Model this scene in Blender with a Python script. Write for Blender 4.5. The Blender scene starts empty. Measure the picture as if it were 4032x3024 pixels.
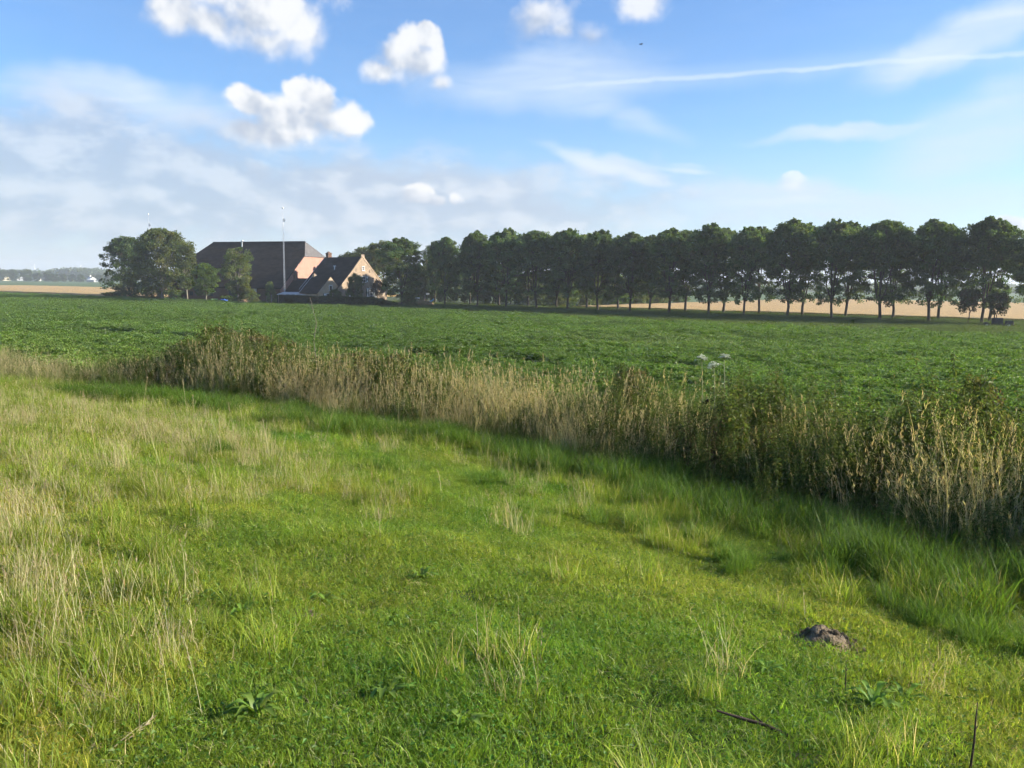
import bpy, bmesh, math, random
import numpy as np
from mathutils import Vector, Matrix

# ------------------------------------------------------------------ camera, sky, sun, exposure
S = bpy.context.scene
C = S.collection
CAM_H, FPX, PITCH, ROLL = 4.7, 3265.0, math.radians(7.0), math.radians(0.65)
SUN_AZ, SUN_EL = math.radians(89.5), math.radians(20.5)      # azimuth to the right of +Y
SKY_STRENGTH, SUN_STRENGTH, EXPOSURE = 0.084, 5.0, 1.34
HAZE_DENSITY = 0.00033

_f = np.array([0, math.cos(PITCH), -math.sin(PITCH)])
_u = np.array([0, math.sin(PITCH), math.cos(PITCH)])
_r = np.array([1.0, 0, 0])
CAM_R = _r * math.cos(ROLL) + _u * math.sin(ROLL)
CAM_U = -_r * math.sin(ROLL) + _u * math.cos(ROLL)
EYE = np.array([0, 0, CAM_H])

cam_data = bpy.data.cameras.new('camera')
cam_data.sensor_fit = 'HORIZONTAL'; cam_data.sensor_width = 36.0
cam_data.lens = 36.0 * FPX / 4032.0
cam_data.clip_start = 0.05; cam_data.clip_end = 20000
cam = bpy.data.objects.new('camera', cam_data); C.objects.link(cam)
m = Matrix.Identity(4)
for i in range(3):
    m[i][0] = CAM_R[i]; m[i][1] = CAM_U[i]; m[i][2] = -_f[i]; m[i][3] = EYE[i]
cam.matrix_world = m
S.camera = cam


def ray(px, py):
    """direction through a pixel of the 4032 x 3024 photograph"""
    d = _f + CAM_R * ((px - 2016) / FPX) - CAM_U * ((py - 1512) / FPX)
    return d


def azel(px, py):
    d = ray(px, py); d = d / np.linalg.norm(d)
    return math.atan2(d[0], d[1]), math.asin(d[2])


S.view_settings.view_transform = 'Standard'; S.view_settings.look = 'None'
S.view_settings.gamma = 1.0; S.view_settings.exposure = EXPOSURE
S.render.engine = 'CYCLES'
cy = S.cycles
cy.max_bounces = 4; cy.diffuse_bounces = 2; cy.glossy_bounces = 2; cy.transmission_bounces = 4
cy.volume_bounces = 0; cy.transparent_max_bounces = 6
cy.caustics_reflective = False; cy.caustics_refractive = False
cy.sample_clamp_indirect = 4.0
cy.use_adaptive_sampling = True; cy.adaptive_threshold = .045; cy.adaptive_min_samples = 12
cy.use_denoising = True
try:
    cy.denoiser = 'OPENIMAGEDENOISE'; cy.denoising_input_passes = 'RGB_ALBEDO_NORMAL'
    cy.denoising_prefilter = 'ACCURATE'
except Exception:
    pass

sun_data = bpy.data.lights.new('sun', 'SUN')
sun_data.energy = SUN_STRENGTH; sun_data.angle = math.radians(0.53); sun_data.color = (1.0, 0.91, 0.77)
sun = bpy.data.objects.new('sun', sun_data); C.objects.link(sun)
sdir = Vector((math.sin(SUN_AZ) * math.cos(SUN_EL), math.cos(SUN_AZ) * math.cos(SUN_EL), math.sin(SUN_EL)))
sun.rotation_euler = sdir.to_track_quat('Z', 'Y').to_euler()
sun.location = sdir * 200

world = bpy.data.worlds.new('World'); S.world = world; world.use_nodes = True


def build_world():
    nt = world.node_tree; N = nt.nodes; L = nt.links; N.clear()
    out = N.new('ShaderNodeOutputWorld'); bg = N.new('ShaderNodeBackground')
    bg.inputs['Strength'].default_value = SKY_STRENGTH
    L.new(bg.outputs[0], out.inputs['Surface'])
    sky = N.new('ShaderNodeTexSky'); sky.sky_type = 'NISHITA'; sky.sun_disc = False
    sky.sun_elevation = SUN_EL; sky.sun_rotation = SUN_AZ
    sky.air_density = 1.0; sky.dust_density = 0.3; sky.ozone_density = 2.2
    tc = N.new('ShaderNodeTexCoord')
    sep = N.new('ShaderNodeSeparateXYZ'); L.new(tc.outputs['Generated'], sep.inputs[0])

    def M(op, a, b=None, c=None, clamp=False):
        n = N.new('ShaderNodeMath'); n.operation = op; n.use_clamp = clamp
        for k, v in enumerate((a, b, c)):
            if v is None: continue
            if isinstance(v, (int, float)): n.inputs[k].default_value = v
            else: L.new(v, n.inputs[k])
        return n.outputs[0]

    def SM(v, lo, hi):
        n = N.new('ShaderNodeMapRange'); n.interpolation_type = 'SMOOTHSTEP'
        L.new(v, n.inputs['Value']); n.inputs['From Min'].default_value = lo; n.inputs['From Max'].default_value = hi
        return n.outputs['Result']

    def MIX(f, a, b):
        n = N.new('ShaderNodeMix'); n.data_type = 'RGBA'; n.blend_type = 'MIX'
        for k, v in ((0, f), (6, a), (7, b)):
            if isinstance(v, (int, float)): n.inputs[k].default_value = v
            elif isinstance(v, tuple): n.inputs[k].default_value = (*v, 1)
            else: L.new(v, n.inputs[k])
        return n.outputs[2]

    az = M('ARCTAN2', sep.outputs[0], sep.outputs[1])
    el = M('ARCSINE', sep.outputs[2])
    p = N.new('ShaderNodeCombineXYZ'); L.new(az, p.inputs[0]); L.new(el, p.inputs[1]); p = p.outputs[0]

    def NOISE(vec, scale, detail=6, rough=.55, dist=0.0, sx=1.0, sy=1.0, off=(0, 0, 0), rot=0.0):
        mp = N.new('ShaderNodeMapping'); mp.inputs['Scale'].default_value = (sx, sy, 1)
        mp.inputs['Location'].default_value = off; mp.inputs['Rotation'].default_value = (0, 0, rot)
        L.new(vec, mp.inputs[0])
        n = N.new('ShaderNodeTexNoise'); n.noise_dimensions = '2D'
        n.inputs['Scale'].default_value = scale; n.inputs['Detail'].default_value = detail
        n.inputs['Roughness'].default_value = rough; n.inputs['Distortion'].default_value = dist
        L.new(mp.outputs[0], n.inputs['Vector']); return n.outputs['Fac']

    # domain warp so that edges billow
    wn = N.new('ShaderNodeTexNoise'); wn.noise_dimensions = '2D'; wn.inputs['Scale'].default_value = 9; wn.inputs['Detail'].default_value = 4
    L.new(p, wn.inputs['Vector'])
    ws = N.new('ShaderNodeVectorMath'); ws.operation = 'SUBTRACT'; L.new(wn.outputs['Color'], ws.inputs[0]); ws.inputs[1].default_value = (.5, .5, .5)
    wm = N.new('ShaderNodeVectorMath'); wm.operation = 'SCALE'; L.new(ws.outputs[0], wm.inputs[0]); wm.inputs['Scale'].default_value = .05
    wa = N.new('ShaderNodeVectorMath'); wa.operation = 'ADD'; L.new(p, wa.inputs[0]); L.new(wm.outputs[0], wa.inputs[1])
    pw = wa.outputs[0]
    wa2 = N.new('ShaderNodeVectorMath'); wa2.operation = 'MULTIPLY_ADD'; L.new(ws.outputs[0], wa2.inputs[0]); wa2.inputs[1].default_value = (.022, .022, 0); L.new(p, wa2.inputs[2])
    pc = wa2.outputs[0]
    K = 4032 / 2212.0

    def ELL(vec, x, y, rx, ry, rot=0.0):
        """(1 - normalised distance) from an ellipse placed by direction"""
        a, e = azel(x * K, y * K)
        mp = N.new('ShaderNodeMapping'); mp.vector_type = 'TEXTURE'
        mp.inputs['Location'].default_value = (a, e, 0); mp.inputs['Rotation'].default_value = (0, 0, rot)
        mp.inputs['Scale'].default_value = (rx * K / FPX, ry * K / FPX, 1)
        L.new(vec, mp.inputs[0])
        ln = N.new('ShaderNodeVectorMath'); ln.operation = 'LENGTH'; L.new(mp.outputs[0], ln.inputs[0])
        return M('SUBTRACT', 1.0, ln.outputs['Value']), mp.outputs[0]

    def smax(items, k=.25):
        r = items[0]
        for i in items[1:]: r = M('SMOOTH_MAX', r, i, k)
        return r

    n_hi = NOISE(p, 24, 8, .56)
    n_off = NOISE(p, 24, 8, .56, off=(-.30, -.22, 0))       # the same field, sampled towards the sun
    relief = M('SUBTRACT', n_hi, n_off)
    def BILLOW(off):
        acc_ = None
        for sc_, wt in ((20, .62), (47, .30), (105, .14)):
            mp = N.new('ShaderNodeMapping'); mp.inputs['Location'].default_value = (*off, 0); L.new(pc, mp.inputs[0])
            vo = N.new('ShaderNodeTexVoronoi'); vo.voronoi_dimensions = '2D'; vo.feature = 'SMOOTH_F1'; vo.inputs['Scale'].default_value = sc_; vo.inputs['Smoothness'].default_value = .35
            L.new(mp.outputs[0], vo.inputs['Vector'])
            v = M('MULTIPLY', M('SUBTRACT', .5, vo.outputs['Distance']), wt)
            acc_ = v if acc_ is None else M('ADD', acc_, v)
        return acc_
    bil = BILLOW((0, 0)); bil_s = BILLOW((-.012, -.012)); brel = M('SUBTRACT', bil, bil_s)

    hs = N.new('ShaderNodeHueSaturation'); hs.inputs['Saturation'].default_value = 1.20; L.new(sky.outputs[0], hs.inputs['Color'])
    tm = N.new('ShaderNodeMix'); tm.data_type = 'RGBA'; tm.blend_type = 'MULTIPLY'; tm.inputs[0].default_value = 1.0
    L.new(hs.outputs[0], tm.inputs[6]); tm.inputs[7].default_value = (.72, .86, 1.06, 1)
    base = tm.outputs[2]
    # ---- high thin cirrus
    cir_n = NOISE(p, 7, 7, .55, .6, sx=.55, sy=2.6, rot=-.22)
    cir_f = NOISE(p, 30, 6, .6, .4, sx=.3, sy=2.2, rot=-.12)
    veils = []
    for x, y, rx, ry, rot, s in [(250, 210, 330, 60, -.06, .7), (1180, 175, 380, 90, .05, .6), (2120, 65, 300, 62, .30, .8), (2130, 285, 270, 115, .28, .62),
                                 (1310, 365, 190, 32, -.33, .85), (1870, 280, 280, 22, .10, .7), (1380, 262, 110, 45, -.35, .3),
                                 (900, 430, 520, 95, .0, .6), (1700, 445, 420, 55, .0, .7), (1120, 415, 200, 50, -.3, .55), (1480, 375, 70, 10, -.15, .5), (2050, 430, 260, 50, .05, .4)]:
        e, _ = ELL(pw, x, y, rx, ry, rot)
        veils.append(M('MULTIPLY', SM(e, 0, .75), s))
    veil = veils[0]
    for v in veils[1:]: veil = M('SMOOTH_MAX', veil, v, .15)
    veil = M('MULTIPLY', veil, M('ADD', .52, M('MULTIPLY', cir_n, .95)))
    veil = M('ADD', veil, M('MULTIPLY', M('SUBTRACT', cir_f, .5), M('MULTIPLY', veil, .9)))
    faint = M('MULTIPLY', SM(cir_n, .45, .8), .08)
    veil = M('MAXIMUM', veil, faint, clamp=True)
    col = MIX(veil, base, (3.5, 4.1, 4.9))
    # ---- contrail
    pts = [azel(x * K, y * K) for x, y in [(980, 200), (1120, 192), (1250, 183), (1500, 167), (1620, 159), (1700, 153), (1880, 136), (2060, 126), (2260, 114), (2420, 104)]]
    a0, a1 = pts[0][0], pts[-1][0]; e0, e1 = min(e for _, e in pts) - .02, max(e for _, e in pts) + .02
    mr = N.new('ShaderNodeMapRange'); L.new(az, mr.inputs['Value']); mr.inputs['From Min'].default_value = a0; mr.inputs['From Max'].default_value = a1
    fc = N.new('ShaderNodeFloatCurve'); cv = fc.mapping.curves[0]
    while len(cv.points) < len(pts): cv.points.new(.5, .5)
    for k_, (a_, e_) in enumerate(pts): cv.points[k_].location = ((a_ - a0) / (a1 - a0), (e_ - e0) / (e1 - e0))
    fc.mapping.update(); L.new(mr.outputs[0], fc.inputs['Value'])
    ec = M('ADD', M('MULTIPLY', fc.outputs[0], e1 - e0), e0)
    dv = M('ABSOLUTE', M('SUBTRACT', M('ADD', el, M('MULTIPLY', M('SUBTRACT', n_hi, .5), .008)), ec))
    thin = M('SUBTRACT', 1.0, SM(dv, .0004, .0052)); wide_ = M('MULTIPLY', M('SUBTRACT', 1.0, SM(dv, .0, .02)), .22)
    tr = M('MULTIPLY', M('MAXIMUM', M('MULTIPLY', thin, .62), wide_), M('MULTIPLY', SM(az, a0, a0 + .22), M('SUBTRACT', 1.0, SM(az, a1 - .05, a1))))
    tr = M('MULTIPLY', tr, M('ADD', .45, M('MULTIPLY', n_hi, .75)), clamp=True)
    col = MIX(tr, col, (4.1, 4.6, 5.4))
    murk = M('MULTIPLY', M('SUBTRACT', 1.0, SM(el, -.02, .20)), .72)
    col = MIX(murk, col, (2.75, 3.3, 3.95))
    # ---- low broken stratocumulus bank towards the left
    bank, _ = ELL(pw, 60, 372, 700, 150, -.03)
    bank2, _ = ELL(pw, 720, 440, 820, 105, 0)
    bk = M('SMOOTH_MAX', bank, bank2, .3)
    bn = NOISE(p, 24, 8, .56, .0, sx=.6, sy=1.25, off=(3.1, .4, 0))
    bn2 = NOISE(p, 24, 8, .56, .0, sx=.6, sy=1.25, off=(3.088, .378, 0))
    bmask = M('MULTIPLY', SM(M('ADD', bk, M('MULTIPLY', M('SUBTRACT', bn, .5), 1.0)), -.22, .50), .76)
    bsh = SM(M('ADD', M('ADD', M('MULTIPLY', M('SUBTRACT', bn, bn2), 2.0), M('MULTIPLY', bil, .7)), M('MULTIPLY', M('SUBTRACT', bn, .5), 1.5)), -.35, .70)
    bcol = MIX(bsh, (2.3, 2.75, 3.45), (3.5, 3.75, 4.15))
    col = MIX(bmask, col, bcol)
    for x_, y_, rx_, ry_, rot_, st_ in ((1300, 362, 175, 19, -.31, .72), (1478, 377, 75, 8, -.13, .55), (1400, 262, 150, 30, -.42, .22), (1690, 440, 150, 12, .02, .35)):
        e, _ = ELL(pc, x_, y_, rx_, ry_, rot_)
        col = MIX(M('MULTIPLY', SM(M('ADD', e, M('MULTIPLY', M('SUBTRACT', cir_f, .5), .8)), -.05, .85), st_), col, (3.9, 4.35, 4.95))
    # ---- cumulus
    clouds = [
        [(375, 22, 62, 52), (450, 45, 60, 40), (560, 35, 125, 80), (635, 70, 60, 48), (585, 92, 90, 36), (520, -20, 110, 50)],
        [(868, 118, 62, 56), (905, 135, 55, 38), (830, 150, 45, 26), (948, 178, 32, 20), (915, 85, 26, 30), (940, 110, 18, 36)],
        [(650, 218, 42, 40), (692, 228, 52, 44), (752, 262, 46, 48), (712, 268, 58, 42), (640, 268, 120, 46), (585, 290, 46, 30), (525, 285, 58, 28), (545, 225, 60, 32), (600, 235, 70, 36)],
        [(1165, 38, 66, 50), (1262, 78, 60, 30), (1378, 14, 62, 40), (1210, 70, 60, 30)],
        [(905, 428, 42, 22), (945, 437, 34, 14), (985, 432, 20, 17)],
        [(1714, 406, 34, 24)], [(563, 374, 40, 24)], [(2195, 484, 44, 16)],
    ]
    cmask, cshade = None, None
    for ci, cl in enumerate(clouds):
        es = [ELL(pc, x, y, rx, ry)[0] for x, y, rx, ry in cl]
        mk = smax(es, .3)
        amp = 1.35 if ci not in (5,) else 1.0
        mk0 = mk
        mk = M('ADD', M('ADD', mk, M('MULTIPLY', M('SUBTRACT', n_hi, .52), amp * .80)), M('MULTIPLY', bil, .65))
        xs = [c[0] for c in cl]; ys = [c[1] for c in cl]
        cx, cyy = (min(xs) + max(xs)) / 2, (min(ys) + max(ys)) / 2
        hx, hy = max(c[2] + abs(c[0] - cx) for c in cl), max(c[3] + abs(c[1] - cyy) for c in cl)
        _, loc = ELL(p, cx, cyy, hx, hy)
        dt = N.new('ShaderNodeVectorMath'); dt.operation = 'DOT_PRODUCT'; L.new(loc, dt.inputs[0]); dt.inputs[1].default_value = (.50, .62, 0)
        sx_ = N.new('ShaderNodeSeparateXYZ'); L.new(loc, sx_.inputs[0])
        soft = {0: .58, 1: .62, 2: .40, 3: .85, 4: .42, 5: .9, 6: .7, 7: .5}[ci]
        er = N.new('ShaderNodeMapRange'); er.interpolation_type = 'SMOOTHSTEP'; L.new(mk, er.inputs['Value']); er.inputs['From Min'].default_value = -.10
        L.new(M('MAXIMUM', M('SUBTRACT', soft + .12, M('MULTIPLY', sx_.outputs[1], soft * .8)), .10), er.inputs['From Max'])
        k = M('MULTIPLY', er.outputs['Result'], {0: .97, 1: .96, 2: 1.0, 3: .85, 4: .95, 5: .6, 6: .55, 7: .85}[ci])
        sh = M('ADD', M('ADD', dt.outputs['Value'], M('ADD', M('MULTIPLY', relief, 1.5), M('MULTIPLY', brel, 2.6))), {6: -.6, 5: .3}.get(ci, .22))
        sh = M('SUBTRACT', sh, M('MULTIPLY', M('SUBTRACT', mk, .3), .10))
        wsh = M('MULTIPLY', M('ADD', .08, M('MULTIPLY', SM(sh, -1.0, 1.0), .92)), k)
        cmask = k if cmask is None else M('MAXIMUM', cmask, k)
        cshade = wsh if cshade is None else M('MAXIMUM', cshade, wsh)
    shade = M('DIVIDE', cshade, M('MAXIMUM', cmask, .001), clamp=True)
    ccol = MIX(shade, (2.35, 2.75, 3.4), (4.7, 4.75, 4.85))
    col = MIX(cmask, col, ccol)
    L.new(col, bg.inputs['Color'])
    world.cycles.sampling_method = 'NONE'


build_world()

# ------------------------------------------------------------------ helpers
rng = np.random.default_rng(7)
random.seed(7)
UX, UY = -0.81, 0.586          # direction of the tree rows, running away to the left
NX, NY = 0.586, 0.81           # across them, away from the camera


def qt(x, y): return x * NX + y * NY, -(x * UX + y * UY)
def xy(q, t): return q * NX - t * UX, q * NY - t * UY


_PQ = np.array([-400, -60, -30, -3, 0, 4, 8, 11.4, 13.2, 15.5, 18.5, 20, 400.])
_PZ = np.array([0, 0, 2.9, 3.15, 3.1, 2.72, 2.18, 1.76, 1.56, .95, .1, 0, 0.])


def vnoise(x, y, seed=0):
    """cheap smooth value noise in numpy, about -1..1"""
    x = np.asarray(x, float); y = np.asarray(y, float)
    xi = np.floor(x); yi = np.floor(y); fx = x - xi; fy = y - yi
    fx = fx * fx * (3 - 2 * fx); fy = fy * fy * (3 - 2 * fy)

    def h(a, b):
        v = np.sin(a * 127.1 + b * 311.7 + seed * 74.7) * 43758.5453
        return (v - np.floor(v)) * 2 - 1
    return (h(xi, yi) * (1 - fx) + h(xi + 1, yi) * fx) * (1 - fy) + (h(xi, yi + 1) * (1 - fx) + h(xi + 1, yi + 1) * fx) * fy


def gz(x, y):
    q, t = qt(np.asarray(x, float), np.asarray(y, float))
    z = np.interp(q, _PQ, _PZ)
    near = np.clip((20 - np.abs(q)) / 4, 0, 1)
    return z + near * (.05 * vnoise(x * .8, y * .8, 1) + .022 * vnoise(x * 2.3, y * 2.3, 2))


def hit(px, py):
    """where the ray through a photograph pixel meets the ground"""
    d = ray(px, py); lo, t = 0.0, 0.5
    while t < 4000:
        P = EYE + d * t
        if P[2] < gz(P[0], P[1]): break
        lo = t; t *= 1.05
    for _ in range(30):
        mid = (lo + t) / 2; P = EYE + d * mid
        if P[2] < gz(P[0], P[1]): t = mid
        else: lo = mid
    P = EYE + d * t
    return P


def at(px, py, Y):
    d = ray(px, py); return EYE + d * (Y / d[1])


def hitq(px, q, py=1300):
    """ground point under pixel column px on the line at distance q across the rows"""
    d = ray(px, py); k = q / (d[0] * NX + d[1] * NY)
    x, y = d[0] * k, d[1] * k
    return np.array([x, y, float(gz(x, y))])


def topz(px, py, P):
    """height whose top shows at pixel row py when standing at P"""
    d = ray(px, py); return CAM_H + d[2] * (P[1] / d[1])


def mesh_np(name, verts, tris, cols=None, smooth=False, mat=None):
    me = bpy.data.meshes.new(name)
    verts = np.asarray(verts, np.float32); tris = np.asarray(tris, np.int32)
    me.vertices.add(len(verts)); me.vertices.foreach_set('co', verts.ravel())
    me.loops.add(tris.size); me.loops.foreach_set('vertex_index', tris.ravel())
    me.polygons.add(len(tris)); me.polygons.foreach_set('loop_start', np.arange(0, tris.size, 3, dtype=np.int32))
    me.polygons.foreach_set('use_smooth', np.full(len(tris), smooth))
    if cols is not None:
        at_ = me.attributes.new('col', 'FLOAT_COLOR', 'POINT')
        c4 = np.ones((len(verts), 4), np.float32); c4[:, :3] = cols
        at_.data.foreach_set('color', c4.ravel())
    me.update(calc_edges=True)
    if mat: me.materials.append(mat)
    return me


def tag(o, label=None, cat=None, group=None, kind=None):
    if label: o['label'] = label
    if cat: o['category'] = cat
    if group: o['group'] = group
    if kind: o['kind'] = kind
    return o


def link(name, me, parent=None):
    o = bpy.data.objects.new(name, me); C.objects.link(o)
    if parent: o.parent = parent
    return o


def empty(name, loc, rz=0.0, label=None, cat=None, group=None, scale=None):
    o = bpy.data.objects.new(name, None); C.objects.link(o)
    o.location = loc; o.rotation_euler = (0, 0, rz); o.empty_display_size = .3
    if scale: o.scale = scale
    return tag(o, label, cat, group)


def bm_obj(name, bm, mat, parent=None, smooth=False):
    me = bpy.data.meshes.new(name)
    bmesh.ops.recalc_face_normals(bm, faces=bm.faces)
    bm.to_mesh(me); bm.free()
    me.materials.append(mat)
    if smooth: me.polygons.foreach_set('use_smooth', [True] * len(me.polygons))
    return link(name, me, parent)


def box(bm, x0, x1, y0, y1, z0, z1, bevel=0.0):
    r = bmesh.ops.create_cube(bm, size=1.0)
    for v in r['verts']:
        v.co = Vector(((x0 + x1) / 2 + v.co.x * (x1 - x0), (y0 + y1) / 2 + v.co.y * (y1 - y0), (z0 + z1) / 2 + v.co.z * (z1 - z0)))
    if bevel:
        es = list({e for v in r['verts'] for e in v.link_edges})
        bmesh.ops.bevel(bm, geom=es, offset=bevel, segments=1, affect='EDGES')


def boxo(name, mat, parent, *a, bevel=0.0):
    bm = bmesh.new(); box(bm, *a, bevel=bevel); return bm_obj(name, bm, mat, parent)


def poly(bm, pts):
    return bm.faces.new([bm.verts.new(p) for p in pts])


def prism(bm, pts, vec):
    """closed solid: polygon pts pushed along vec"""
    a = [bm.verts.new(p) for p in pts]; b = [bm.verts.new(Vector(p) + Vector(vec)) for p in pts]
    bm.faces.new(a); bm.faces.new(b[::-1])
    n = len(pts)
    for i in range(n): bm.faces.new((a[i], b[i], b[(i + 1) % n], a[(i + 1) % n]))


def tube_np(paths, sides=6):
    """paths: list of (points Nx3, radii N) -> verts, tris"""
    V, T = [], []; off = 0
    ang = np.linspace(0, 2 * np.pi, sides, endpoint=False)
    for P, R in paths:
        P = np.asarray(P, float); R = np.asarray(R, float); n = len(P)
        d = np.gradient(P, axis=0); d /= np.linalg.norm(d, axis=1)[:, None] + 1e-9
        ref = np.array([1.0, 0, 0]) if abs(d[0][0]) < .8 else np.array([0, 1.0, 0])
        a = np.cross(d, ref); a /= np.linalg.norm(a, axis=1)[:, None] + 1e-9
        b = np.cross(d, a)
        ring = P[:, None, :] + R[:, None, None] * (np.cos(ang)[None, :, None] * a[:, None, :] + np.sin(ang)[None, :, None] * b[:, None, :])
        V.append(ring.reshape(-1, 3))
        i = np.arange(n - 1)[:, None] * sides; j = np.arange(sides)[None, :]; k = (j + 1) % sides
        A, B, Cc, D = i + j, i + k, i + sides + k, i + sides + j
        T.append(np.stack([A, B, Cc], -1).reshape(-1, 3) + off); T.append(np.stack([A, Cc, D], -1).reshape(-1, 3) + off)
        V.append(P[-1:]); tip = off + n * sides
        last = off + (n - 1) * sides
        T.append(np.stack([np.full(sides, tip), last + (np.arange(sides) + 1) % sides, last + np.arange(sides)], -1)[:, ::-1])
        off += n * sides + 1
    return np.concatenate(V), np.concatenate(T)


def leaves_np(P, D, Nn, l, w, fold=.25):
    """diamond leaves: base P, direction D, face normal Nn, length l, width w"""
    P = np.asarray(P, float); n = len(P)
    D = D / (np.linalg.norm(D, axis=1)[:, None] + 1e-9)
    side = np.cross(D, Nn); side /= np.linalg.norm(side, axis=1)[:, None] + 1e-9
    up = np.cross(side, D)
    l = np.broadcast_to(l, n)[:, None]; w = np.broadcast_to(w, n)[:, None]
    mid = P + D * l * .45
    Lf = mid + side * w * .5 + up * w * fold; Rt = mid - side * w * .5 + up * w * fold
    tip = P + D * l - up * l * .12
    V = np.stack([P, Lf, tip, Rt], 1).reshape(-1, 3)
    i = np.arange(n)[:, None] * 4
    T = np.concatenate([i + np.array([[0, 1, 2]]), i + np.array([[0, 2, 3]])], 1).reshape(-1, 3)
    return V, T


def ribbons_np(P, az, H, W, bend, nseg=2, tw=None, lean0=None):
    """curved tapering blades; nseg segments and a pointed tip"""
    n = len(P); P = np.asarray(P, float)
    H = np.broadcast_to(H, n); W = np.broadcast_to(W, n); bend = np.broadcast_to(bend, n)
    dx, dy = np.cos(az), np.sin(az)
    tw = az + np.pi / 2 + (rng.normal(0, .5, n) if tw is None else tw)
    sx, sy = np.cos(tw), np.sin(tw)
    V = []
    l0 = 0.0 if lean0 is None else lean0
    for k in range(nseg + 1):
        s = k / nseg
        out = H * (l0 * s + bend * s * s); up = H * s * np.sqrt(np.clip(1 - (l0 * .6 + bend * .75 * s) ** 2, .05, 1))
        c = np.stack([P[:, 0] + dx * out, P[:, 1] + dy * out, P[:, 2] + up], 1)
        if k < nseg:
            wd = W * (1 - .55 * s) * .5
            off = np.stack([sx * wd, sy * wd, np.zeros(n)], 1)
            V += [c - off, c + off]
        else: V.append(c)
    V = np.stack(V, 1); m_ = V.shape[1]
    f = []
    for k in range(nseg - 1): f += [[2 * k, 2 * k + 1, 2 * k + 3], [2 * k, 2 * k + 3, 2 * k + 2]]
    f.append([2 * nseg - 2, 2 * nseg - 1, 2 * nseg])
    T = (np.arange(n)[:, None, None] * m_ + np.array(f)[None]).reshape(-1, 3)
    return V.reshape(-1, 3), T, m_


class Acc:
    def __init__(s): s.V, s.T, s.C, s.o = [], [], [], 0
    def add(s, V, T, col, per=None):
        col = np.asarray(col, float)
        if col.ndim == 1: col = np.broadcast_to(col, (len(V), 3))
        elif per: col = np.repeat(col, per, axis=0)
        s.V.append(V); s.T.append(T + s.o); s.C.append(col); s.o += len(V)
    def mesh(s, name, mat): return mesh_np(name, np.concatenate(s.V), np.concatenate(s.T), np.concatenate(s.C), False, mat)


def pal(n, cols, jit=.18):
    cols = np.array(cols, float)
    c = cols[rng.integers(0, len(cols), n)]
    return np.clip(c * (1 + rng.normal(0, jit, (n, 1))) * (1 + rng.normal(0, .05, (n, 3))), .004, 1)


# ------------------------------------------------------------------ materials
def new_mat(name):
    mt = bpy.data.materials.new(name); mt.use_nodes = True
    nt = mt.node_tree; nt.nodes.clear()
    return mt, nt.nodes, nt.links


def foliage_mat(name, transl=.42, gloss=.05, rough=.42, objvar=0.0):
    mt, N, L = new_mat(name)
    out = N.new('ShaderNodeOutputMaterial')
    a = N.new('ShaderNodeAttribute'); a.attribute_name = 'col'
    t = N.new('ShaderNodeAttribute'); t.attribute_name = 'tint'; t.attribute_type = 'INSTANCER'
    mul = N.new('ShaderNodeMix'); mul.data_type = 'RGBA'; mul.blend_type = 'MULTIPLY'; mul.inputs[0].default_value = 1.0
    L.new(a.outputs['Color'], mul.inputs[6])
    if objvar:
        oi = N.new('ShaderNodeObjectInfo'); mr = N.new('ShaderNodeMapRange')
        mr.inputs['To Min'].default_value = 1 - objvar; mr.inputs['To Max'].default_value = 1 + objvar
        L.new(oi.outputs['Random'], mr.inputs['Value']); L.new(mr.outputs[0], mul.inputs[7])
    else: L.new(t.outputs['Color'], mul.inputs[7])
    d = N.new('ShaderNodeBsdfDiffuse'); tr = N.new('ShaderNodeBsdfTranslucent'); g = N.new('ShaderNodeBsdfGlossy')
    g.inputs['Roughness'].default_value = rough
    wc = N.new('ShaderNodeMix'); wc.data_type = 'RGBA'; wc.blend_type = 'MULTIPLY'; wc.inputs[0].default_value = 1.0
    wc.inputs[7].default_value = (1.25, 1.25, .65, 1)
    L.new(mul.outputs[2], wc.inputs[6]); L.new(mul.outputs[2], d.inputs['Color']); L.new(wc.outputs[2], tr.inputs['Color'])
    m1 = N.new('ShaderNodeMixShader'); m1.inputs[0].default_value = transl
    L.new(d.outputs[0], m1.inputs[1]); L.new(tr.outputs[0], m1.inputs[2])
    m2 = N.new('ShaderNodeMixShader'); m2.inputs[0].default_value = gloss
    L.new(m1.outputs[0], m2.inputs[1]); L.new(g.outputs[0], m2.inputs[2]); L.new(m2.outputs[0], out.inputs['Surface'])
    return mt


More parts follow.
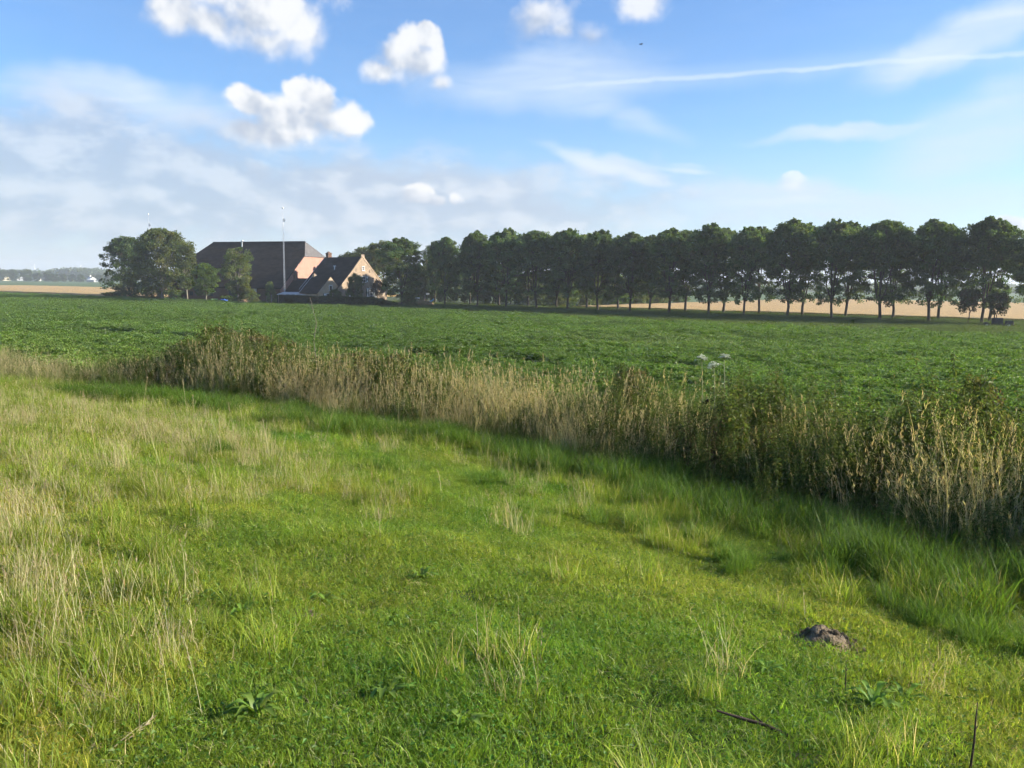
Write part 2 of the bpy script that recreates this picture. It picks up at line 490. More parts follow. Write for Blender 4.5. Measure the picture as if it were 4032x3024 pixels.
def surf(name, c1, c2, scale=3.0, rough=.85, bump=.0, bscale=None, detail=6, metal=0.0, stretch=(1, 1, 1), spec=.3, coords='Object'):
    mt, N, L = new_mat(name)
    out = N.new('ShaderNodeOutputMaterial'); b = N.new('ShaderNodeBsdfPrincipled')
    L.new(b.outputs[0], out.inputs['Surface'])
    tc = N.new('ShaderNodeTexCoord'); mp = N.new('ShaderNodeMapping'); mp.inputs['Scale'].default_value = stretch
    L.new(tc.outputs[coords], mp.inputs[0])
    n = N.new('ShaderNodeTexNoise'); n.inputs['Scale'].default_value = scale; n.inputs['Detail'].default_value = detail; n.inputs['Roughness'].default_value = .65
    L.new(mp.outputs[0], n.inputs['Vector'])
    r = N.new('ShaderNodeValToRGB'); r.color_ramp.elements[0].position = .32; r.color_ramp.elements[1].position = .68
    r.color_ramp.elements[0].color = (*c1, 1); r.color_ramp.elements[1].color = (*c2, 1)
    L.new(n.outputs['Fac'], r.inputs[0]); L.new(r.outputs[0], b.inputs['Base Color'])
    b.inputs['Roughness'].default_value = rough; b.inputs['Metallic'].default_value = metal
    b.inputs['Specular IOR Level'].default_value = spec
    if bump:
        n2 = N.new('ShaderNodeTexNoise'); n2.inputs['Scale'].default_value = bscale or scale * 4; n2.inputs['Detail'].default_value = 5
        L.new(mp.outputs[0], n2.inputs['Vector'])
        bp = N.new('ShaderNodeBump'); bp.inputs['Strength'].default_value = bump; bp.inputs['Distance'].default_value = .1
        L.new(n2.outputs['Fac'], bp.inputs['Height']); L.new(bp.outputs[0], b.inputs['Normal'])
    return mt


def glass_mat():
    mt, N, L = new_mat('window_glass')
    out = N.new('ShaderNodeOutputMaterial'); b = N.new('ShaderNodeBsdfPrincipled'); L.new(b.outputs[0], out.inputs['Surface'])
    b.inputs['Base Color'].default_value = (.012, .015, .018, 1); b.inputs['Roughness'].default_value = .08
    return mt


M_grass = foliage_mat('grass_blades', .50, .012, .5)
M_weed = foliage_mat('weed_leaves', .50, .015, .5)
M_straw = foliage_mat('dry_grass', .42, .015, .5)
M_crop = foliage_mat('potato_leaves', .42, .022, .40)
M_tree = foliage_mat('tree_leaves', .48, .015, .45, objvar=.16)
M_bark = surf('bark', (.035, .03, .022), (.095, .08, .06), 3, .95, .6, 14, stretch=(3, 3, .5))
M_bark_pale = surf('pale_bark', (.16, .14, .10), (.32, .29, .22), 3, .9, .4, 10, stretch=(3, 3, .6))
M_ground = surf('ground_soil_grass', (.036, .056, .014), (.075, .092, .028), 1.3, .95, .7, 9)
M_soil = surf('field_soil', (.028, .030, .014), (.050, .046, .022), .9, .95, .6, 6)
M_wheat = surf('wheat_ears', (.37, .24, .095), (.52, .355, .155), 2.4, .9, .9, 7, detail=9)
M_meadow = surf('far_meadow', (.06, .105, .03), (.10, .15, .05), .05, .95, .5, .8)
M_mole = surf('mole_earth', (.15, .115, .07), (.29, .225, .145), 14, .98, .9, 60)
M_pink = surf('pink_render', (.35, .175, .13), (.44, .24, .18), .9, .9, .15, 20, detail=9)
M_tan = surf('tan_render', (.34, .25, .165), (.46, .35, .235), .8, .9, .2, 16, detail=9)
M_tanold = surf('weathered_render', (.23, .175, .125), (.41, .31, .215), 1.2, .92, .25, 16, detail=9)
M_brickdk = surf('dark_brick', (.10, .055, .038), (.19, .11, .075), 6, .9, .4, 30)
M_roof = surf('dark_tile_roof', (.017, .0145, .013), (.050, .041, .035), .7, .92, .6, 18, stretch=(1, 2, 2), detail=9, spec=.08)
M_roof2 = surf('weathered_hip_roof', (.085, .080, .078), (.15, .14, .135), 2.0, .8, .5, 18)
M_white = surf('white_paint', (.68, .68, .66), (.82, .82, .80), 4, .5)
M_zinc = surf('zinc', (.38, .40, .42), (.55, .57, .60), 3, .42, metal=.6)
M_steel = surf('galvanised_steel', (.42, .43, .45), (.62, .63, .65), 4, .45, metal=.5)
M_shutter = surf('dark_shutter_paint', (.012, .03, .018), (.02, .045, .028), 4, .45)
M_black = surf('dark_metal', (.012, .013, .014), (.03, .03, .03), 6, .6)
M_wood = surf('fresh_timber', (.42, .27, .15), (.58, .41, .25), 5, .8, stretch=(1, 8, 8))
M_oldwood = surf('old_timber', (.16, .13, .095), (.28, .235, .18), 5, .9, stretch=(6, 6, 1))
M_blue = surf('blue_plastic', (.05, .12, .42), (.08, .18, .5), 3, .5)
M_tarp = surf('light_blue_sheet', (.11, .36, .52), (.18, .46, .62), 3, .55)
M_greenbox = surf('green_plastic', (.15, .30, .10), (.25, .42, .17), 3, .5)
M_poly = surf('corrugated_sheet', (.42, .43, .44), (.60, .61, .62), 2, .4, stretch=(1, 4, 1))
M_mound = surf('dry_mound', (.17, .115, .045), (.30, .205, .09), 2.5, .95, .8, 9)
M_twig = surf('dead_twig', (.03, .02, .013), (.075, .05, .032), 20, .85)
M_umbel = surf('umbel_flowers', (.60, .62, .44), (.80, .80, .64), 30, .8)
M_stem = surf('green_stem', (.12, .15, .05), (.22, .24, .10), 12, .7)
M_turb = surf('turbine_white', (.72, .73, .74), (.82, .82, .83), 1, .4)
M_bird = surf('bird_plumage', (.02, .02, .022), (.05, .05, .05), 20, .8)
M_glass = glass_mat()

# ------------------------------------------------------------------ ground and fields
def spaced(a, b, fine0, fine1, df, grow=1.35, dmax=500):
    v = list(np.arange(fine0, fine1 + 1e-6, df)); d = df
    while v[-1] < b: d = min(d * grow, dmax); v.append(min(v[-1] + d, b))
    d = df
    while v[0] > a: d = min(d * grow, dmax); v.insert(0, max(v[0] - d, a))
    return np.array(v)


def grid_mesh(name, Q, T, zf, mat):
    QQ, TT = np.meshgrid(Q, T, indexing='ij')
    X, Y = xy(QQ, TT); Z = zf(X, Y)
    V = np.stack([X, Y, Z], -1).reshape(-1, 3)
    n, k = QQ.shape
    i = (np.arange(n - 1)[:, None] * k + np.arange(k - 1)[None]).reshape(-1)
    T1 = np.stack([i, i + k, i + k + 1], -1); T2 = np.stack([i, i + k + 1, i + 1], -1)
    return mesh_np(name, V, np.concatenate([T1, T2]), None, True, mat)


Q = spaced(-2200, 3000, -4, 20, .25); T = spaced(-3000, 2200, -32, 12, .25)
o = link('ground', grid_mesh('ground', Q, T, gz, M_ground)); tag(o, kind='structure')


def sheet(name, qts, z, mat, thick=0.0):
    bm = bmesh.new()
    pts = [(*xy(q, t), z) for q, t in qts]
    if thick: prism(bm, pts, (0, 0, -thick))
    else: poly(bm, pts)
    return tag(bm_obj(name, bm, mat), kind='structure')


CROP_Q0, CROP_Q1 = 18.2, 90.5
def crop_edge(t): return np.interp(t, [-400, -247, -124, -66, -46, -28, -7, 40], [104, 98, 93.5, 91, 88, 87, 87.5, 88])
def track_q(t): return np.interp(t, [-160, -81, -60, -28, -20], [33, 33.9, 34.9, 36.8, 40.6])


def yard(px, dq):
    """ground point under a pixel column, dq metres beyond the far edge of the crop"""
    q = 95.0
    for _ in range(20):
        P = hitq(px, q); q = float(crop_edge(qt(P[0], P[1])[1])) + dq
    return hitq(px, q)


sheet('potato_field', [(19.2, -420), (19.2, 60), (88, 60), (87.5, -7), (87, -28), (88, -46), (91, -66), (93.5, -124), (98, -247), (104, -400)], .012, M_soil)


def wheat(name, q0, q1, t0, t1, step):
    """standing grain: a slab with an uneven top and closed sides"""
    Q = np.arange(q0, q1 + .01, step); T = np.arange(t0, t1 + .01, step)
    def zf(X, Y): return .62 + .07 * vnoise(X * .35, Y * .35, 5) + .05 * vnoise(X * 1.1, Y * 1.1, 6)
    me = grid_mesh(name, Q, T, zf, M_wheat)
    o = tag(link(name, me), kind='structure')
    sk = bmesh.new(); sk.from_mesh(me)
    ed = [e for e in sk.edges if e.is_boundary]
    r = bmesh.ops.extrude_edge_only(sk, edges=ed)
    for v in r['geom']:
        if isinstance(v, bmesh.types.BMVert): v.co.z = .002
    sk.to_mesh(me); sk.free(); me.update()
    return o


wheat('wheat_field', 127.5, 272, -79, 190, 1.6)
wheat('wheat_field_beyond_farm', 105.5, 188, -420, -176, 2.2)
sheet('meadow', [(276, -70), (276, 900), (900, 900), (900, -70)], .05, M_meadow)
sheet('meadow_beyond_wheat', [(186, -1500), (186, -84), (620, -84), (620, -1500)], .05, M_meadow)

# ------------------------------------------------------------------ buildings
def window(parent, x, y, z, w, h, bars_v=1, bars_h=2, shutters=(), frame=.075, name='window'):
    """in a wall facing local +x: frame proud of the wall, dark recessed glass, glazing bars"""
    fr = bmesh.new()
    box(fr, x, x + .06, y - w / 2, y + w / 2, z + h - frame, z + h)
    box(fr, x, x + .09, y - w / 2 - .05, y + w / 2 + .05, z - .06, z + frame - .002)
    box(fr, x, x + .06, y - w / 2, y - w / 2 + frame, z + frame, z + h - frame)
    box(fr, x, x + .06, y + w / 2 - frame, y + w / 2, z + frame, z + h - frame)
    win = bm_obj(name, fr, M_white, parent)
    boxo('pane', M_glass, win, x + .004, x + .02, y - w / 2 + frame, y + w / 2 - frame, z + frame, z + h - frame)
    for i in range(bars_v):
        yy = y - w / 2 + w * (i + 1) / (bars_v + 1)
        boxo('glazing_bar', M_white, win, x + .022, x + .045, yy - .02, yy + .02, z + frame, z + h - frame)
    for i in range(bars_h):
        zz = z + h * (i + 1) / (bars_h + 1)
        boxo('glazing_bar', M_white, win, x + .024, x + .043, y - w / 2 + frame, y + w / 2 - frame, zz - .02, zz + .02)
    for s in shutters:
        sw = min(.62, w * .55)
        y0 = y + s * (w / 2 + sw / 2 + .06)
        sh = boxo('shutter', M_shutter, parent, x + .01, x + .05, y0 - sw / 2, y0 + sw / 2, z, z + h)
        bm = bmesh.new()                                  # white hourglass on the dark shutter
        for zz0, zz1 in ((z + .05, z + h * .5), (z + h - .05, z + h * .5)):
            prism(bm, [(x + .052, y0 - sw * .42, zz0), (x + .052, y0 + sw * .42, zz0), (x + .052, y0, zz1)], (.008, 0, 0))
        bm_obj('painted_hourglass', bm, M_white, sh)
    return win


def gable_house(name, loc, yaw, W, He, Hr, Ln, wall, roof, label, cat='house', gable_mat=None, x1=0.0, over=.25, verge=True):
    e = empty(name, loc, -yaw, label, cat)
    bm = bmesh.new()
    prism(bm, [(x1 - Ln, -W, 0), (x1 - Ln, W, 0), (x1 - Ln, W, He), (x1 - Ln, 0, Hr), (x1 - Ln, -W, He)], (Ln, 0, 0))
    bm_obj('wall', bm, wall, e)
    sl = (Hr - He) / W
    for s in (-1, 1):
        bm = bmesh.new()
        eo = W + over
        prism(bm, [(x1 - Ln - over, 0, Hr + .05), (x1 + .06, 0, Hr + .05), (x1 + .06, s * eo, He - over * sl + .05), (x1 - Ln - over, s * eo, He - over * sl + .05)], (0, 0, .14))
        bm_obj('roof', bm, roof, e)
        if verge:
            for xx in (x1 - Ln - over - .1, x1 + .065):
                bm = bmesh.new()
                prism(bm, [(xx, 0, Hr + .22), (xx, s * eo, He - over * sl + .22), (xx, s * eo, He - over * sl - .02), (xx, 0, Hr - .02)], (.09, 0, 0))
                bm_obj('verge_board', bm, M_zinc if xx < x1 - 1 else wall, e)
    return e


def chimney(parent, x, y, z0, z1, sx, sy, mat):
    c = boxo('chimney', mat, parent, x - sx / 2, x + sx / 2, y - sy / 2, y + sy / 2, z0, z1)
    boxo('chimney_cap', mat, c, x - sx / 2 - .06, x + sx / 2 + .06, y - sy / 2 - .06, y + sy / 2 + .06, z1 - .28, z1 - .12)
    boxo('chimney_pot', M_brickdk, c, x - sx * .25, x + sx * .25, y - sy * .25, y + sy * .25, z1 + .001, z1 + .22)
    return c


# --- the great barn
BY = math.radians(21.0); BW, BHe, BHr, BHh, BL, SB = 11.26, 3.11, 12.24, 9.31, 28.0, 2.22
barn = empty('barn', (-40.78, 172, 0), -BY, 'huge dark slate-roofed barn with half-hipped pink gable end', 'barn')
wh = BW * (BHr - BHh) / (BHr - BHe)
bm = bmesh.new()
sec = [(-BW, 0), (BW, 0), (BW, BHe), (wh, BHh), (-wh, BHh), (-BW, BHe)]
prism(bm, [(-BL + .3, y, z) for y, z in sec], (BL - .6, 0, 0)); bm_obj('wall', bm, M_brickdk, barn)
for xx in (-.3, -BL + .02):
    bm = bmesh.new(); prism(bm, [(xx, y, z) for y, z in sec], (.28, 0, 0))
    tag(bm_obj('gable_wall', bm, M_pink, barn), 'pink rendered barn gable wall')
for s in (-1, 1):
    bm = bmesh.new(); ov = .35; sl = (BHr - BHe) / BW
    pts = [(-BL + SB, 0, BHr), (-SB, 0, BHr), (.1, s * wh, BHh), (.1, s * (BW + ov), BHe - ov * sl), (-BL - .1, s * (BW + ov), BHe - ov * sl), (-BL - .1, s * wh, BHh)]
    prism(bm, [(a, b, c + .06) for a, b, c in pts], (0, 0, .2)); bm_obj('roof', bm, M_roof, barn)
for x0, x1 in ((-SB, .14), (-BL + SB, -BL - .14)):
    bm = bmesh.new()
    prism(bm, [(x0, 0, BHr + .03), (x1, wh, BHh + .03), (x1, -wh, BHh + .03)], (0, 0, .2)); bm_obj('half_hip', bm, M_roof2, barn)
bm = bmesh.new(); box(bm, -BL + SB, -SB, -.18, .18, BHr + .16, BHr + .36, .05); bm_obj('ridge_cap', bm, M_roof, barn)
V, Tt = tube_np([(np.array([(0, 0, 0), (0, 0, 1.1), (.05, 0, 1.3), (.3, -.1, 1.4)]), [.16, .16, .19, .2])], 10)
V += np.array([-17.2, -1.2, BHr - .9]); link('flue_pipe', mesh_np('flue_pipe', V, Tt, None, True, M_zinc), barn)
bm = bmesh.new(); bmesh.ops.create_circle(bm, cap_ends=True, radius=.55, segments=20)
for v in bm.verts: v.co = Vector((.55 + .25 * (v.co.length / .55) ** 2, v.co.x, v.co.y))
r = bmesh.ops.extrude_face_region(bm, geom=bm.faces[:])
for v in r['geom']:
    if isinstance(v, bmesh.types.BMVert): v.co.x -= .05
for v in bm.verts: v.co += Vector((-.1, .15, 7.15))
dish = bm_obj('satellite_dish', bm, M_black, barn)
boxo('bracket', M_black, dish, 0, .5, .1, .2, 6.9, 7.0)
for k, xx in enumerate((-5.5, -11, -17, -22)):
    boxo('barn_door' if k == 1 else 'stable_window', M_black, barn, xx - (1.6 if k == 1 else .45), xx + (1.6 if k == 1 else .45), -BW - .05, -BW + .02, .05 if k == 1 else 1.3, 2.7 if k == 1 else 2.1)
boxo('wall_box', M_steel, barn, -6.4, -5.8, -BW - .22, -BW - .02, 2.2, 3.0)
for yy in (-5.2, 4.8):
    for zz in (4.3,):
        boxo('wall_anchor', M_black, barn, .0, .04, yy - .05, yy + .05, zz - .35, zz + .35)

# --- farmhouse with its tan gable
HY = math.radians(40)
gp = at(1428, 1018, 158.0)
house = gable_house('farmhouse', (gp[0], gp[1], 0), HY, 5.9, 3.0, 8.95, 11.2, M_tan, M_roof, 'tan rendered farmhouse with steep dark roof and white-framed gable windows')
bm = bmesh.new()                                           # raised gable with a stubby top
prism(bm, [(-.02, -5.9, 0), (-.02, 5.9, 0), (-.02, 5.9, 3.0), (-.02, .38, 9.02), (-.02, .38, 9.55), (-.02, -.38, 9.55), (-.02, -.38, 9.02), (-.02, -5.9, 3.0)], (.10, 0, 0))
tag(bm_obj('gable_wall', bm, M_tanold, house), 'tan gable wall with weathered streaks')
gx = .082
window(house, gx, .05, 6.55, .62, .82, 1, 1)
window(house, gx, .15, 4.35, .95, 1.15, 1, 1, shutters=(1, -1))
for yy in (-2.3, 2.0): window(house, gx, yy, 1.45, 1.25, 1.85, 2, 3, shutters=(-1, 1))
boxo('sill_band', M_white, house, gx, gx + .05, -4.2, 4.4, 1.16, 1.28)
for yy, zz in ((-1.7, 6.6), (1.6, 6.5), (-3.2, 4.9), (3.1, 4.8)):
    boxo('wall_anchor', M_black, house, gx, gx + .03, yy - .04, yy + .04, zz - .3, zz + .3)
chimney(house, -10.6, .3, 8.2, 10.05, .75, .85, M_brickdk)
V, Tt = tube_np([(np.array([(-5.4, -2.4, 6.3), (-5.4, -2.4, 7.3)]), [.09, .09])], 8)
v_ = link('vent_pipe', mesh_np('vent_pipe', V, Tt, None, True, M_white), house)
boxo('vent_cowl', M_white, v_, -5.6, -5.2, -2.6, -2.2, 7.31, 7.45)
# side wing, flush with the gable
wing = empty('house_wing', tuple(house.location), -HY, 'low side wing of the farmhouse with small tan gable and white window', 'house')
wy, wW, wHe, wHr = -7.2, 2.9, 2.35, 5.25
bm = bmesh.new(); prism(bm, [(-5.6, wy - wW, 0), (-5.6, wy + wW, 0), (-5.6, wy + wW, wHe), (-5.6, wy, wHr), (-5.6, wy - wW, wHe)], (5.2, 0, 0)); bm_obj('wall', bm, M_tan, wing)
for s in (-1, 1):
    bm = bmesh.new(); k = (wHr - wHe) / wW
    prism(bm, [(-5.8, wy, wHr + .04), (-.45, wy, wHr + .04), (-.45, wy + s * (wW + .2), wHe - .2 * k + .04), (-5.8, wy + s * (wW + .2), wHe - .2 * k + .04)], (0, 0, .13)); bm_obj('roof', bm, M_roof, wing)
    bm = bmesh.new()
    prism(bm, [(-5.92, wy, wHr + .2), (-5.92, wy + s * (wW + .2), wHe - .2 * k + .2), (-5.92, wy + s * (wW + .2), wHe - .2 * k), (-5.92, wy, wHr)], (.1, 0, 0)); bm_obj('verge_board', bm, M_zinc, wing)
window(wing, -.4, wy - .05, 2.75, .72, 1.0, 0, 0)
window(wing, -.4, wy - .35, 1.1, 1.35, 1.2, 1, 0, shutters=(-1, 1))
chimney(wing, -5.3, wy, 4.9, 5.75, .5, .5, M_tanold)
# scullery roof against the barn gable
scu = empty('scullery', tuple(barn.location), -BY, 'low dark-roofed scullery built against the pink barn gable', 'outbuilding')
sy_, sW, sHe, sHr = -7.0, 3.2, 2.35, 4.85
bm = bmesh.new(); prism(bm, [(.05, sy_ - sW, 0), (.05, sy_ + sW, 0), (.05, sy_ + sW, sHe), (.05, sy_, sHr), (.05, sy_ - sW, sHe)], (6.3, 0, 0)); bm_obj('wall', bm, M_brickdk, scu)
for s in (-1, 1):
    bm = bmesh.new(); k = (sHr - sHe) / sW
    prism(bm, [(.04, sy_, sHr + .03), (6.45, sy_, sHr + .03), (6.45, sy_ + s * (sW + .25), sHe - .25 * k + .03), (.04, sy_ + s * (sW + .25), sHe - .25 * k + .03)], (0, 0, .13)); bm_obj('roof', bm, M_roof, scu)
chimney(scu, .45, sy_ - .25, 4.4, 6.3, .55, .6, M_brickdk)

# --- canopy in front
cp0, cp1 = at(1094, 1161, 153.5), at(1232, 1158, 153.0)
can = empty('garden_canopy', (cp0[0], cp0[1], 0), math.atan2(cp1[1] - cp0[1], cp1[0] - cp0[0]), 'pale corrugated canopy roof on posts above the dark hedge', 'canopy')
cw = math.hypot(cp1[0] - cp0[0], cp1[1] - cp0[1])
for i in range(6):
    bm = bmesh.new()
    x0, x1 = cw * i / 6 + .02, cw * (i + 1) / 6 - .02
    prism(bm, [(x0, 0, 2.06), (x1, 0, 2.06), (x1, 3.0, 2.36), (x0, 3.0, 2.36)], (0, 0, .035)); bm_obj('roof_sheet', bm, M_poly, can)
for i in range(7):
    x = cw * i / 6
    bm = bmesh.new(); prism(bm, [(x - .05, -.12, 2.05), (x + .05, -.12, 2.05), (x + .05, 3.05, 2.35), (x - .05, 3.05, 2.35)], (0, 0, -.14)); bm_obj('rafter', bm, M_white, can)
boxo('gutter', M_zinc, can, -.1, cw + .1, -.28, -.13, 1.93, 2.03)
for x in (.1, cw / 2, cw - .1):
    for y in (.05, 2.9): boxo('post', M_oldwood, can, x - .06, x + .06, y - .06, y + .06, 0, 1.9)


# --- masts
def mast(name, px, ytop, Y, label):
    P = at(px, ytop, Y); h = P[2]
    e = empty(name, (P[0], P[1], 0), .3, label, 'mast')
    paths = []
    for k in range(3):
        a = k * 2.094; r0 = .13
        paths.append((np.array([(r0 * math.cos(a), r0 * math.sin(a), 0), (r0 * .9 * math.cos(a), r0 * .9 * math.sin(a), h * .82)]), [.035, .03]))
    V, Tt = tube_np(paths, 5); link('lattice_leg', mesh_np('lattice_leg', V, Tt, None, False, M_steel), e)['kind'] = 'stuff'
    br = []
    for i in range(int(h * .82 / .45)):
        z = i * .45
        for k in range(3):
            a, b = k * 2.094, (k + 1) * 2.094
            br.append((np.array([(0.125 * math.cos(a), 0.125 * math.sin(a), z), (0.125 * math.cos(b), 0.125 * math.sin(b), z + .45)]), [.014, .014]))
    V, Tt = tube_np(br, 3); link('lattice_brace', mesh_np('lattice_brace', V, Tt, None, False, M_steel), e)['kind'] = 'stuff'
    V, Tt = tube_np([(np.array([(0, 0, h * .8), (0, 0, h - .2)]), [.045, .03])], 6); link('top_pole', mesh_np('top_pole', V, Tt, None, True, M_steel), e)
    bm = bmesh.new(); bmesh.ops.create_uvsphere(bm, u_segments=12, v_segments=8, radius=.19)
    for v in bm.verts: v.co += Vector((0, 0, h - .1))
    bm_obj('top_dome', bm, M_white, e, True)
    boxo('antenna_box', M_zinc, e, .08, .42, -.12, .12, h * .855, h * .885)
    boxo('antenna_arm', M_zinc, e, 0, .3, -.03, .03, h * .85, h * .853)
    return e


mast('lattice_mast', 1113, 816, 157.0, 'tall slim pale lattice mast standing before the barn roof')
mast('lattice_mast', 584, 842, 206.0, 'slim mast whose tip rises behind the big round tree')

# --- far farm buildings and turbines towards the left horizon
def far_house(px, Y, W, He, Hr, Ln, yaw, wall, roof, label):
    P = at(px, 1095, Y)
    e = gable_house('far_farmhouse', (P[0], P[1], .05), yaw, W, He, Hr, Ln, wall, roof, label, verge=False)
    for yy in (-W * .45, W * .45):
        boxo('window', M_glass, e, .02, .06, yy - .6, yy + .6, 1.0, 2.4)
    for xx in (-Ln * .3, -Ln * .65): boxo('window', M_glass, e, xx - .7, xx + .7, -W - .05, -W - .01, 1.0, 2.2)
    return e


M_palewall = surf('pale_wall', (.62, .60, .54), (.74, .72, .66), 1, .8)
M_redroof = surf('pale_shed_roof', (.42, .37, .27), (.52, .47, .36), 1, .8)
M_greyroof = surf('grey_shed_roof', (.30, .31, .32), (.42, .43, .44), 1, .7)
far_house(22, 890, 5, 2.6, 5.2, 18, .5, M_redroof, M_redroof, 'low far shed with pale straw-coloured roof by the horizon wood')
far_house(84, 930, 4.5, 3.6, 8.0, 12, .9, M_greyroof, M_greyroof, 'far grey-roofed house between two round trees')
far_house(152, 940, 3, 2.4, 4, 10, .4, M_palewall, M_greyroof, 'tiny white far cottage half hidden by round trees')
far_house(366, 880, 3.4, 2.8, 5.0, 9, .8, M_palewall, M_greyroof, 'white far cottage with chimney before the horizon wood')
hh = bpy.data.objects[max(o.name for o in bpy.data.objects if o.name.startswith('far_farmhouse'))]
chimney(hh, -8.0, 0, 4.4, 7.0, 1.2, 1.2, M_palewall)
P = at(358, 1099, 850); boxw = empty('far_shed', (P[0], P[1], .05), -.6, 'long low pale shed in front of the white far cottage', 'shed')
bm = bmesh.new(); prism(bm, [(-5, -2, 0), (-5, 2, 0), (-5, 2, 1.9), (-5, 0, 2.5), (-5, -2, 1.9)], (14, 0, 0)); bm_obj('wall', bm, M_greyroof, boxw)
bm = bmesh.new(); prism(bm, [(-5.2, -2.2, 1.86), (9.2, -2.2, 1.86), (9.2, 0, 2.56), (-5.2, 0, 2.56)], (0, 0, .1)); bm_obj('roof', bm, M_palewall, boxw)


def turbine(px, py, Y, blade, a0, label):
    P = at(px, py, Y); h = P[2]
    e = empty('wind_turbine', (P[0], P[1], 0), .25, label, 'wind turbine', 'wind turbines on the horizon')
    V, Tt = tube_np([(np.array([(0, 0, 0), (0, 0, h * .5), (0, 0, h)]), [1.2, .95, .65])], 12); link('tower', mesh_np('tower', V, Tt, None, True, M_turb), e)
    boxo('nacelle', M_turb, e, -.8, .8, -1.2, 2.2, h - .7, h + .9, bevel=.25)
    bm = bmesh.new(); bmesh.ops.create_uvsphere(bm, u_segments=10, v_segments=8, radius=.8)
    for v in bm.verts: v.co += Vector((0, -1.6, h))
    bm_obj('hub', bm, M_turb, e, True)
    for k in range(3):
        a = a0 + k * 2.0944; ca, sa = math.cos(a), math.sin(a); bm = bmesh.new()
        pr = [(.5, -.35), (blade * .2, -.75), (blade, -.15), (blade, .15), (blade * .2, .65), (.5, .35)]
        prism(bm, [(r * ca - w * sa, -2.0, h + r * sa + w * ca) for r, w in pr], (0, .25, 0)); bm_obj('blade', bm, M_turb, e)


turbine(136, 1042, 2000, 13.0, .02, 'white wind turbine with a level blade, farther from the big tree')
turbine(318, 1046, 2100, 11.0, .45, 'white wind turbine with raised blades, nearer the big tree')

# ------------------------------------------------------------------ trees
TREE_PAL = [(.080, .135, .046), (.104, .160, .058), (.062, .110, .038), (.126, .172, .070)]


